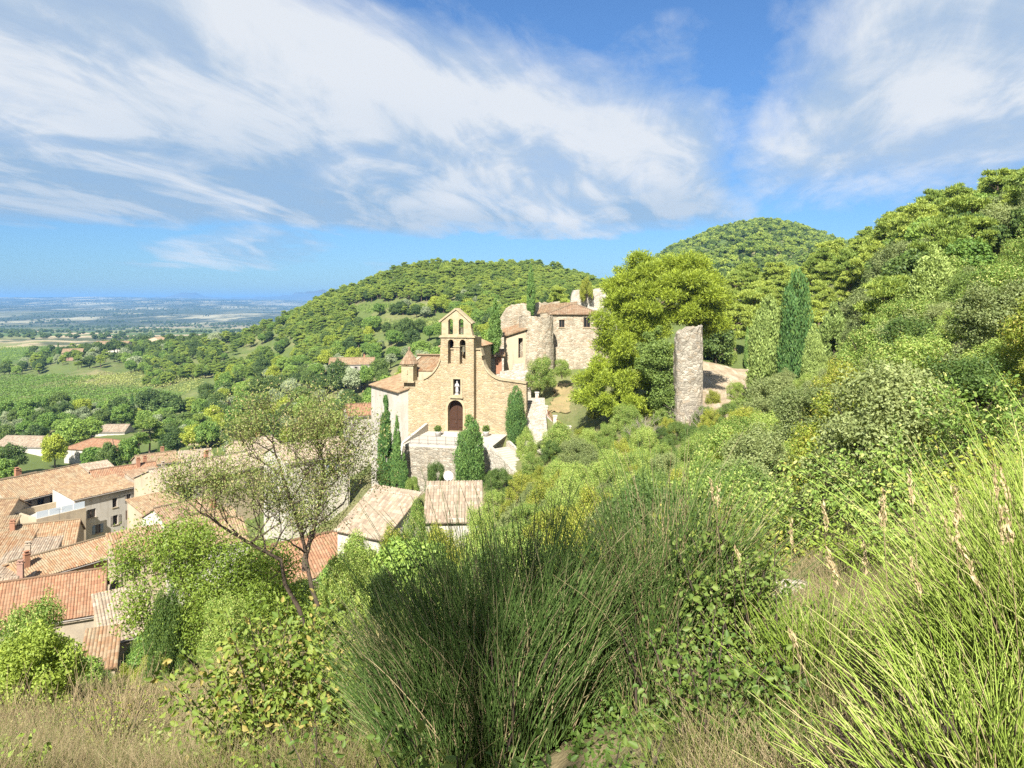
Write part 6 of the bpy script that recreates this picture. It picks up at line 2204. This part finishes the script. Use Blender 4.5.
def broom(name, label, c, rx, ry, n, hgt, mat, seed, lean=(0, 0), r=.0026, dry=.05, spread=.38, brown=True, hvar=(.62, 1.05)):
    """rush-like shrub: woody base, hundreds of upright green shoots"""
    rng = np.random.default_rng(seed)
    root = thing(name, label, 'shrub', c)
    a = rng.uniform(0, 6.28, n)
    q = np.sqrt(rng.uniform(0, 1, n))
    off = np.stack([np.cos(a) * q * rx, np.sin(a) * q * ry], 1)
    gz = H(c[0] + off[:, 0] * .8, c[1] + off[:, 1] * .8) - c[2]
    h0 = rng.uniform(0, .42, n) * hgt * (rng.random(n) < .7)
    roots = np.stack([off[:, 0] * (.62 + .38 * h0 / hgt), off[:, 1] * (.62 + .38 * h0 / hgt), gz + h0 - .05], 1)
    d = np.stack([off[:, 0] / rx * spread + lean[0] + rng.normal(size=n) * .17, off[:, 1] / ry * spread * .8 + lean[1] + rng.normal(size=n) * .17, np.ones(n)], 1)
    d = unit(d)
    top = hgt * (1 - .42 * q ** 2.2) * rng.uniform(*hvar, n)
    ln = np.maximum(top - h0, .25 * hgt) * rng.uniform(.8, 1.05, n)
    bend = np.stack([off[:, 0] / rx * .14 + rng.normal(size=n) * .15, rng.normal(size=n) * .13, -np.abs(rng.normal(size=n)) * .07], 1) * ln[:, None]
    k = rng.random(n) > dry
    me, P = stems_mesh('shoots', roots[k], d[k], ln[k], bend[k], r * 1.25, r * .45, M[mat], 7, .012, rng=rng)
    # side twigs leave the shoots higher up
    kk = np.nonzero(k)[0]
    pk_ = rng.integers(0, len(kk), len(kk) // 2)
    sg = rng.integers(2, 6, len(pk_))
    tw0 = P[pk_, sg]
    td = unit(unit(P[pk_, sg + 1] - tw0) + rng.normal(size=(len(pk_), 3)) * .28)
    me2, _ = stems_mesh('side_twigs', tw0, td, ln[kk][pk_] * rng.uniform(.15, .4, len(pk_)), rng.normal(size=(len(pk_), 3)) * .03, r * .7, r * .35, M[mat], 4, .02, rng=rng)
    link('side_twigs', me2, root)['kind'] = 'stuff'
    link('shoots', me, root)['kind'] = 'stuff'
    if dry:
        me, _ = stems_mesh('dry_shoots', roots[~k], d[~k], ln[~k] * .9, bend[~k], r, r * .4, M['dry_stalk'], 7, .02, rng=rng)
        link('dry_shoots', me, root)['kind'] = 'stuff'
    m = max(40, n // 60)
    if brown:
        me, _ = stems_mesh('woody_base', roots[:m] * np.array([.7, .7, 0]) + np.array([0, 0, -.1]) + np.stack([0 * gz[:m], 0 * gz[:m], gz[:m]], 1), d[:m], np.full(m, hgt * .55), bend[:m] * .3, .011, .004, M['bark'], 6, .03, 5, rng=rng)
        link('woody_base', me, root)
    return root


def g(px, Y):
    return tuple(on_px(px, Y))


broom('broom_bush', 'great dark green broom bush filling the middle of the near slope', g(495, 5.1), 1.02, .75, 4600, 1.85, 'broom_stem', 1, spread=.18, r=.0036, hvar=(.5, 1.2))
broom('broom_bush', 'right-hand part of the dark broom clump with many dry straw stems', g(650, 5.3), .82, .6, 3000, 1.7, 'broom_stem', 2, spread=.24, dry=.2, r=.0036, hvar=(.5, 1.25))
broom('broom_bush', 'thin spreading broom at the left flank of the great dark broom', g(428, 5.6), .5, .5, 1000, 1.55, 'broom_stem', 3, lean=(-.06, 0), dry=.1, r=.0034, hvar=(.5, 1.2))
broom('broom_bush', 'bright yellow-green broom in full sun at the lower right corner', (2.42, 2.95, h1(2.42, 2.95)), .98, .7, 3600, 1.36, 'broom_bright', 4, lean=(-.1, 0), r=.0032, dry=.05, spread=.3, hvar=(.5, 1.12))
broom('broom_bush', 'second sunlit broom at the right edge behind the bright corner one', (3.6, 4.4, h1(3.6, 4.4)), 1.2, .8, 3000, 1.3, 'broom_bright', 5, lean=(-.06, 0), r=.0038, dry=.06, spread=.3)
broom('broom_bush', 'loose arching broom stems rising from the bottom edge right of centre', (1.55, 2.5, h1(1.55, 2.5) - .12), .4, .4, 360, .95, 'broom_bright', 6, lean=(-.42, 0), r=.003, dry=.08, spread=.7)
broom('broom_bush', 'low sparse broom growing in the dry grass right of the gap', (1.75, 4.2, h1(1.75, 4.2)), .5, .45, 420, .8, 'broom_bright', 7, lean=(-.1, 0), r=.0036, dry=.1, spread=.45)


# ---- trees of the near slope, grown branch by branch
def grown_tree(name, label, base, trunk_pts, trunk_r, seed, levels, ln0, leaf_n, leaf_len, leaf_mat, bark='bark', spread=.75, up=.25, leaf_w=.42, box=None, cluster=.22):
    rnd = random.Random(seed)
    rng = np.random.default_rng(seed)
    mb = MB()
    tips = []
    def grow(p, d, l, r, k):
        pts = [p]
        q = p
        for i in range(3):
            d = (d + Vector((rnd.uniform(-.22, .22), rnd.uniform(-.22, .22), rnd.uniform(-.12, .2)))).normalized()
            q = q + d * (l / 3)
            pts.append(q)
        mb.tube(pts, [r, r * .86, r * .74, r * .6], 6 if r > .03 else 4, cap=False)
        if k <= 2:
            for i in range(1, 4):
                tips.append((pts[i], k))
        if k == 0:
            return
        for _ in range(rnd.choice((2, 3, 3) if k > 2 else (3, 3, 4))):
            nd = (d * .75 + Vector((rnd.uniform(-1, 1) * spread, rnd.uniform(-1, 1) * spread, rnd.uniform(-.45, .7) * spread + up * .3))).normalized()
            b = pts[rnd.choice((2, 3, 3))]
            grow(b, nd, l * rnd.uniform(.62, .85), max(r * rnd.uniform(.45, .62), .006), k - 1)
    for pts, n in trunk_pts:
        rad = [trunk_r * (1 - .5 * i / (len(pts) - 1)) for i in range(len(pts))]
        pv = [Vector(p) for p in pts]
        mb.tube([pv[0] - Vector((0, 0, .4))] + pv, [rad[0] * 1.3] + rad, 9)
        for _ in range(n):
            i = rnd.uniform(.45, 1.0) * (len(pv) - 1)
            j = min(int(i), len(pv) - 2)
            p = pv[j].lerp(pv[j + 1], i - j)
            grow(p, Vector((rnd.uniform(-1, 1), rnd.uniform(-1, 1), rnd.uniform(.1, 1))).normalized(), ln0 * rnd.uniform(.8, 1.15), trunk_r * .42, levels)
        grow(pv[-1], (pv[-1] - pv[-2]).normalized(), ln0, trunk_r * .5, levels)
    root = thing(name, label, 'tree', base)
    mb.build('trunk', M[bark], root)
    T = np.array([tuple(t[0]) for t in tips])
    pk = rng.integers(0, len(T), leaf_n)
    P = T[pk] + rng.normal(size=(leaf_n, 3)) * cluster
    al = unit(rng.normal(size=(leaf_n, 3)) + np.array([0, 0, -.35]))
    N = unit(np.cross(al, rng.normal(size=(leaf_n, 3))))
    V = leaf_quads(P, N, leaf_len, leaf_w, al)
    link('foliage', raw_mesh('foliage', V, np.arange(len(V)).reshape(-1, 4), M[leaf_mat]), root)
    return root


b = on_px(321, 23)
k = 23 / F
def rel(px, py, dy=0.0):
    return ((px - 321) * k, dy, (PY0 - py) * k - b.z)
grown_tree('almond_tree', 'airy almond tree with dark forking trunks and thin yellowish leaves', b,
           [([rel(322, 642), rel(320, 615, .1), rel(311, 590, .1), rel(305, 565, .2), rel(302, 545, .2), rel(294, 515, .1), rel(282, 475, 0)], 8),
            ([rel(304, 638, .3), rel(296, 612, .3), rel(284, 585, .1), rel(281, 560, 0), rel(262, 540, -.6), rel(240, 520, -1.0)], 6),
            ([rel(303, 560, .2), rel(310, 530, .6), rel(316, 490, .9)], 5),
            ],
           .08, 11, 4, 1.05, 38000, .075, 'leaf_almond', spread=.78, cluster=.26)
b2 = on_px(205, 26)
grown_tree('young_tree', 'bright yellow-green tree left of the airy almond tree', b2,
           [([(0, 0, 0), (.1, 0, 1.2), (-.1, .1, 2.4), (-.5, .1, 3.6)], 4), ([(.1, 0, .8), (-.8, -.2, 1.7), (-1.5, -.2, 2.8)], 3), ([(.2, 0, .6), (.9, .2, 1.6), (1.3, .3, 2.6)], 3)],
           .09, 5, 3, 1.25, 36000, .115, 'leaf_bright', spread=.8, cluster=.3)
# tree behind the viewpoint, outside the view: the great broom stands in its shade
grown_tree('young_tree', 'slender tree behind the viewpoint that shades the great broom', (-2.55, -6.2, h1(-2.55, -6.2)),
           [([(0, 0, 0), (.1, 0, 3.5), (0, .1, 7.0), (.05, 0, 10.2)], 8)], .1, 8, 2, .6, 5200, .17, 'leaf_mid', spread=.6, cluster=.26)


def leafy_shrub(name, label, c, rx, ry, hgt, nst, nleaf, leaf, mat, seed, low=.15, width=.62, dirup=.5):
    """woody stems carrying single broad leaves"""
    rng = np.random.default_rng(seed)
    root = thing(name, label, 'shrub', c)
    a = rng.uniform(0, 6.28, nst)
    q = np.sqrt(rng.uniform(.02, 1, nst))
    d = unit(np.stack([np.cos(a) * q * rx, np.sin(a) * q * ry, hgt * rng.uniform(.55, 1, nst) * (1 - .35 * q * q)], 1))
    ln = np.sqrt((rx * q * np.cos(a)) ** 2 + (ry * q * np.sin(a)) ** 2 + (hgt * (1 - .38 * q * q)) ** 2) * rng.uniform(.75, 1.05, nst)
    roots = rng.normal(size=(nst, 3)) * np.array([.12, .12, 0]) + np.array([0, 0, -.08])
    me, P = stems_mesh('stems', roots, d, ln, np.stack([d[:, 0] * .2, d[:, 1] * .2, -.1 * np.ones(nst)], 1) * ln[:, None], .008, .0025, M['bark'], 8, .03, 5, rng=rng)
    link('stem', me, root)
    s = rng.integers(0, nst, nleaf)
    t = low + (1 - low) * rng.uniform(0, 1, nleaf) ** .7
    f = t * 8
    i = np.minimum(f.astype(int), 7)
    p = P[s, i] * (1 - (f - i))[:, None] + P[s, i + 1] * (f - i)[:, None]
    out = unit(rng.normal(size=(nleaf, 3)) + unit(p) * .4)
    tw = rng.uniform(.01, .14, nleaf)[:, None]
    p = p + out * tw
    T = unit(out + np.array([0, 0, -.25]))
    N = unit(rng.normal(size=(nleaf, 3)) * .55 + np.array([-.1, -.45, dirup]))
    V, Q = folded_leaves(p, N, T, leaf * rng.uniform(.35, 1.4, nleaf) * np.where(rng.random(nleaf) < .25, .6, 1.0), width)
    link('foliage', raw_mesh('foliage', V, Q, M[mat]), root)
    return root


leafy_shrub('fig_shrub', 'leafy yellow-green shrub standing in front of the almond tree', g(282, 6.2), .72, .6, 1.9, 52, 6500, .062, 'leaf_broad', 11, .18)
leafy_shrub('bramble', 'bramble climbing high through the right flank of the dark broom', g(706, 5.3), .3, .32, 1.72, 30, 2400, .04, 'leaf_bramble', 12, .05, .75)
leafy_shrub('bramble', 'dark tangled bramble at the right foot of the dark broom', g(738, 4.8), .3, .36, 1.32, 34, 2600, .038, 'leaf_bramble', 24, .03, .75)
leafy_shrub('bramble', 'low bramble between the dark broom and the dry gap', g(750, 5.6), .32, .4, 1.1, 24, 1500, .04, 'leaf_bramble', 13, .05, .75)
leafy_shrub('bramble', 'lowest dark bramble at the bottom edge right of the broom', g(722, 3.9), .3, .3, .8, 24, 1500, .036, 'leaf_bramble', 25, .05, .75)
leafy_shrub('seedling_shrub', 'small green sprigs at the bottom edge below the dark broom', (-.28, 3.35, h1(-.28, 3.35)), .4, .22, .95, 14, 260, .055, 'leaf_bramble', 14, .35, .6)
leafy_shrub('seedling_shrub', 'low leafy sprigs at the bottom edge under the right half of the broom', (.36, 3.3, h1(.36, 3.3)), .45, .3, .6, 20, 520, .042, 'leaf_bramble', 26, .1, .6)
leafy_shrub('seedling_shrub', 'dark sprigs between the leafy shrub and the dark broom', (-.95, 4.2, h1(-.95, 4.2)), .4, .3, .85, 14, 330, .05, 'leaf_bramble', 15, .3, .6)
leafy_shrub('leafy_bush', 'light green bush growing out of the slope above the dark broom top', g(640, 9.5), .9, .7, 1.9, 40, 2600, .075, 'leaf_bush_yellow', 16, .2, .6)
leafy_shrub('leafy_bush', 'green leafy bush just beyond the dry gap on the right', g(800, 14.5), 1.5, 1.0, 1.9, 44, 3800, .08, 'leaf_bush', 17, .1, .55)
leafy_shrub('leafy_bush', 'yellow-green leafy bush above the dry gap, left of the green one', g(742, 13), 1.0, .9, 1.8, 40, 3200, .075, 'leaf_bush_yellow', 18, .1, .55)
leafy_shrub('leafy_bush', 'green leafy bush behind the sunlit brooms at the right', g(905, 12.5), 1.6, 1.0, 2.0, 46, 4200, .08, 'leaf_bush', 19, .1, .55)
leafy_shrub('leafy_bush', 'fresh green bush on the dry bank, nearest behind the sunlit brooms', g(940, 7.6), .9, .7, 1.15, 40, 2800, .055, 'leaf_bush', 27, .1, .55)
leafy_shrub('leafy_bush', 'small green bush at the left rim of the dry bank', g(858, 9.4), .7, .6, .95, 34, 2200, .055, 'leaf_bright', 28, .1, .55)
leafy_shrub('leafy_bush', 'yellow-green bush at the right edge on the dry bank', g(1016, 8.0), .9, .7, 1.25, 40, 2600, .055, 'leaf_bush_yellow', 29, .1, .55)
leafy_shrub('leafy_bush', 'tall green bush at the right edge behind the sunlit brooms', g(1000, 12), 1.5, 1.0, 2.0, 46, 4200, .08, 'leaf_bush', 20, .1, .55)
leafy_shrub('leafy_bush', 'leafy pale bush on the slope under the big pine, nearest of all', g(690, 14), 1.2, .9, 1.9, 40, 3400, .075, 'leaf_bush', 21, .1, .55)
leafy_shrub('leafy_bush', 'willowy pale bush behind the great broom, left of the nearest bush', g(585, 12.5), 1.2, .9, 2.1, 40, 3400, .08, 'leaf_bush', 22, .1, .4)
leafy_shrub('leafy_bush', 'willowy green bush behind the left half of the great broom', g(520, 15), 1.2, .9, 2.1, 40, 3400, .08, 'leaf_bush', 23, .1, .4)

single('brightbush', 'bright yellow-green bush at the lower left edge', 34, 628, 716, 14, 108, 0, True)
single('bush', 'dark-topped bush at the left edge behind the bright bush', 28, 606, 690, 17, 90, 1, True)
single('darkbush', 'dark upright bush between the outbuilding and the young tree', 165, 596, 690, 24, 46, 0, True)
single('bush', 'low green bush at the foot of the young tree', 225, 600, 668, 21, 60, 1, True)
single('bush', 'green bush behind the almond trunk', 345, 560, 640, 25, 60, 2, True)


# ---- grass and weeds
def grass(name, label, n, pxr, Yr, hgt, mat, seed, accept=None, r=.0022, log=True, nseg=3, lean=.5):
    rng = np.random.default_rng(seed)
    px = rng.uniform(*pxr, n)
    Y = np.exp(rng.uniform(math.log(Yr[0]), math.log(Yr[1]), n)) if log else rng.uniform(*Yr, n)
    x = (px - 512) / F * Y
    if accept is not None:
        kk = accept(px, Y, x, rng)
        x, Y = x[kk], Y[kk]
    n = len(x)
    roots = np.stack([x, Y, H(x, Y) - .03], 1)
    d = unit(rng.normal(size=(n, 3)) * lean * .6 + np.array([0, 0, 1.0]))
    ln = rng.uniform(hgt[0], hgt[1], n)
    bend = np.stack([rng.normal(size=n) * lean, rng.normal(size=n) * lean, -np.abs(rng.normal(size=n)) * .35], 1) * ln[:, None] * .5
    me, P = stems_mesh(name, roots, d, ln, bend, r * np.clip(Y / 7, 1, 5), r * .3 * np.clip(Y / 7, 1, 5), M[mat], nseg, .02, 3, rng=rng)
    o = link(name, me)
    tag(o, label, 'grass', kind='stuff')
    return o, P


cl = lambda s, th, seed: (lambda px, Y, x, rng: smooth_noise(x, Y, s, seed) > th - rng.random(len(x)) * .9)
grass('dry_grass', 'dry straw coloured grass on the near slope', 60000, (-80, 470), (5.0, 19), (.2, .65), 'dry_blade', 31, cl(.7, -.4, 1))
grass('green_grass', 'green grass and weeds growing through the dry grass', 26000, (-80, 470), (4.5, 19), (.15, .6), 'grass_blade', 32, cl(.6, .2, 2))
grass('dry_grass', 'pale dry grass of the gap below the right-hand thicket', 34000, (690, 1120), (2.6, 16), (.12, .42), 'dry_blade', 33, cl(.5, -.5, 3))
grass('green_grass', 'green grass at the foot of the right-hand brooms', 9000, (640, 1120), (2.2, 16), (.15, .5), 'grass_blade', 34, cl(.5, .1, 4))
grass('green_grass', 'grass on the slopes below the church and above the village', 46000, (40, 760), (17, 92), (.25, .7), 'grass_blade', 35, cl(2.2, .0, 5), r=.003)
grass('dry_grass', 'dry grass on the slopes below the church and above the village', 26000, (40, 760), (17, 92), (.2, .6), 'dry_blade', 36, cl(2.0, .4, 6), r=.003)


def weeds(name, label, n, pxr, Yr, mat, seed, leaf=.05, hgt=.4, th=.2):
    rng = np.random.default_rng(seed)
    px = rng.uniform(*pxr, n)
    Y = np.exp(rng.uniform(math.log(Yr[0]), math.log(Yr[1]), n))
    x = (px - 512) / F * Y
    k = smooth_noise(x, Y, .55, seed) > th
    x, Y = x[k], Y[k]
    z = H(x, Y) + rng.uniform(.02, 1, len(x)) ** 1.5 * hgt * (.5 + .5 * np.sin(x * 3.1) * np.sin(Y * 2.7))
    P = np.stack([x, Y, z], 1)
    N = unit(rng.normal(size=P.shape) * .8 + np.array([0, -.4, .8]))
    V = leaf_quads(P, N, leaf, .5)
    o = link(name, raw_mesh(name, V, np.arange(len(V)).reshape(-1, 4), M[mat]))
    tag(o, label, 'weeds', kind='stuff')


weeds('weeds', 'low leafy weeds and herbs in the dry grass of the near slope', 70000, (-60, 460), (5, 20), 'leaf_bright', 41, .05, .62, .35)
weeds('weeds', 'yellowish low herbs on the near slope', 40000, (-60, 460), (6, 20), 'leaf_almond', 42, .045, .55, .0)
weeds('weeds', 'dark low herbs under the broom', 30000, (300, 820), (2.6, 9), 'leaf_bramble', 43, .04, .3, .0)
weeds('weeds', 'ground ivy and brambles covering the slope under the big pine', 60000, (480, 780), (9, 60), 'leaf_bush', 44, .09, .6, -.2)


def seed_heads():
    """tall grass stalks with pale feathery heads against the thicket"""
    rng = np.random.default_rng(8)
    spots = [(893, 487, 2.9), (905, 489, 2.9), (880, 492, 3.0), (812, 505, 3.6), (842, 553, 3.2), (858, 556, 3.2), (800, 640, 2.6), (950, 500, 2.8), (962, 490, 2.8), (985, 512, 2.6), (1000, 486, 2.7), (930, 520, 3.0), (995, 530, 2.5),
             (720, 490, 4.6), (712, 485, 4.6), (786, 512, 3.9), (728, 560, 4.2), (1012, 470, 2.7), (968, 545, 2.5), (915, 560, 2.7), (830, 560, 3.2)]
    roots, dirs, ln, bend, tips = [], [], [], [], []
    for px, py, Y in spots:
        tip = np.array(at(px, py, Y))
        gx = tip[0] + rng.uniform(0, .35)
        r = np.array([gx, Y + rng.uniform(-.1, .25), h1(gx, Y)])
        d = tip - r
        l = np.linalg.norm(d)
        roots.append(r); dirs.append(d / l); ln.append(l); bend.append(rng.normal(size=3) * .03); tips.append((tip, d / l))
    me, P = stems_mesh('grass_stalks', np.array(roots), np.array(dirs), np.array(ln), np.array(bend), .0022, .0014, M['dry_stalk'], 7, .01)
    V, k = [], 0
    pts, als = [], []
    for i in range(len(spots)):
        end, d = P[i, -1], tips[i][1]
        for q in range(40):
            t = rng.uniform(-.11, .03)
            pts.append(end + d * t + rng.normal(size=3) * .005)
            als.append(d + rng.normal(size=3) * .3)
    pts, als = np.array(pts), unit(np.array(als))
    V = leaf_quads(pts, unit(np.cross(als, rng.normal(size=als.shape))), .026, .28, als)
    o = link('grass_stalks', me)
    tag(o, 'tall dry grass stalks with pale feathery heads at the right', 'grass', kind='stuff')
    h = link('seed_heads', raw_mesh('seed_heads', V, np.arange(len(V)).reshape(-1, 4), M['dry_stalk']), o)


seed_heads()


# clumps of taller weeds standing out of the grass
def weed_clumps():
    protos = []
    lab = {0: 'clump of yellow-green weeds standing in the dry grass of the near slope', 1: 'clump of pale dry weeds standing in the dry grass of the near slope', 2: 'clump of fresh green weeds standing in the dry grass of the near slope'}
    mats = ('leaf_bush_yellow', 'leaf_almond', 'leaf_bright')
    for i in range(3):
        o = leafy_shrub('weed_clump', lab[i], (0, 0, 0), .34, .34, .75, 24, 520, .034, mats[i], 60 + i, .15, .45)
        o['group'] = 'weed clumps of the near slope'
        rng = np.random.default_rng(70 + i)
        n = 60
        a = rng.uniform(0, 6.28, n)
        d = unit(np.stack([np.cos(a) * .35, np.sin(a) * .35, np.ones(n)], 1) + rng.normal(size=(n, 3)) * .15)
        me, _ = stems_mesh('dry_stalks', rng.normal(size=(n, 3)) * np.array([.12, .12, .0]), d, rng.uniform(.3, .95, n), rng.normal(size=(n, 3)) * .08, .0035, .0015, M['dry_stalk'], 5, .03, rng=rng)
        link('dry_stalks', me, o)
        protos.append(o)
    rnd = random.Random(12)
    first = [True] * 3
    k = 0
    while k < 46:
        px, Y = rnd.uniform(-30, 330), math.exp(rnd.uniform(math.log(7.5), math.log(17.5)))
        i = rnd.choice((0, 0, 1, 1, 2))
        if first[i]:
            o = protos[i]
            first[i] = False
        else:
            o = protos[i].copy()
            COL.objects.link(o)
            for c in protos[i].children:
                d = c.copy()
                COL.objects.link(d)
                d.parent = o
        o.location = on_px(px, Y)
        o.rotation_euler = (0, 0, rnd.uniform(0, 6.28))
        s_ = rnd.uniform(.6, 1.5)
        o.scale = (s_, s_, s_ * rnd.uniform(.7, 1.1))
        k += 1


weed_clumps()


# a few pale rocks in the slope
def rock(px, Y, s, label, seed):
    bm = bmesh.new()
    bmesh.ops.create_icosphere(bm, subdivisions=3, radius=1)
    rnd = random.Random(seed)
    ph = [rnd.uniform(0, 6) for _ in range(6)]
    for v in bm.verts:
        c = v.co
        f = 1 + .22 * math.sin(c.x * 3 + ph[0]) * math.sin(c.y * 3.4 + ph[1]) + .16 * math.sin(c.z * 5 + ph[2]) + .07 * math.sin(c.x * 9 + ph[3]) * math.sin(c.y * 8 + ph[4])
        v.co = Vector((c.x * s[0], c.y * s[1], c.z * s[2])) * f
    me = bpy.data.meshes.new('rock')
    bm.to_mesh(me)
    bm.free()
    me.materials.append(M['stone_pale'])
    p = on_px(px, Y)
    o = link('rock', me, None, p, rnd.uniform(0, 6))
    tag(o, label, 'rock')


rock(1015, 44, (1.5, 1.2, 1.3), 'pale rock outcrop at the right edge of the hillside', 1)
rock(548, 77, (1.1, .9, .7), 'pale boulder below the white parapet', 2)
rock(792, 9.5, (.35, .3, .14), 'flat pale stone in the dry gap', 3)
rock(760, 66, (.9, .7, .5), 'pale stone at the edge of the gravel track', 4)


# ---------------------------------------------------------------- air between here and the far plain
def haze():
    m, t = material('valley_haze')
    v = t.node('ShaderNodeVolumePrincipled')
    v.inputs['Color'].default_value = (0.20, 0.43, 0.80, 1)
    v.inputs['Density'].default_value = 0.00011
    v.inputs['Anisotropy'].default_value = 0.0
    o = t.node('ShaderNodeOutputMaterial')
    t.put(o.inputs['Volume'], v.outputs[0])
    mb = MB()
    mb.box((0, 0, -95), (48000, 48000, 201))
    b = mb.build('haze', m)
    tag(b, 'blue haze over the far plain and hills', 'haze', kind='stuff')


haze()


def mountains():
    """blue ranges on the horizon beyond the plateau"""
    m = mat_plain('mountain_scrub', (0.05, 0.065, 0.05), (0.09, 0.09, 0.07), .002, .95, 0)
    prof = [(120, 298), (150, 297.5), (172, 296), (182, 292.6), (192, 292.4), (204, 296), (220, 297.5), (245, 297.2), (262, 297), (280, 296), (298, 292.8), (316, 290.6), (335, 289.5), (360, 292), (400, 294), (460, 297)]
    P = []
    for px in range(120, 461, 4):
        py = np.interp(px, [p[0] for p in prof], [p[1] for p in prof]) + .35 * math.sin(px * .31) + .2 * math.sin(px * .83)
        row = []
        for k in range(9):
            Y = 12500 + k * 700
            top = (PY0 - py) / F * 15300
            q = 1 - abs(k - 4) / 4
            row.append(((px - 512) / F * 15300 * (Y / 15300) ** .5, Y, -120 + (top + 120) * (q ** .7) * (1 + .05 * math.sin(px * .5 + k))))
        P.append(row)
    mb = MB()
    mb.grid(P, flip=True)
    tag(mb.build('mountains', m), 'low blue mountain range on the horizon', 'mountains', kind='structure')


mountains()
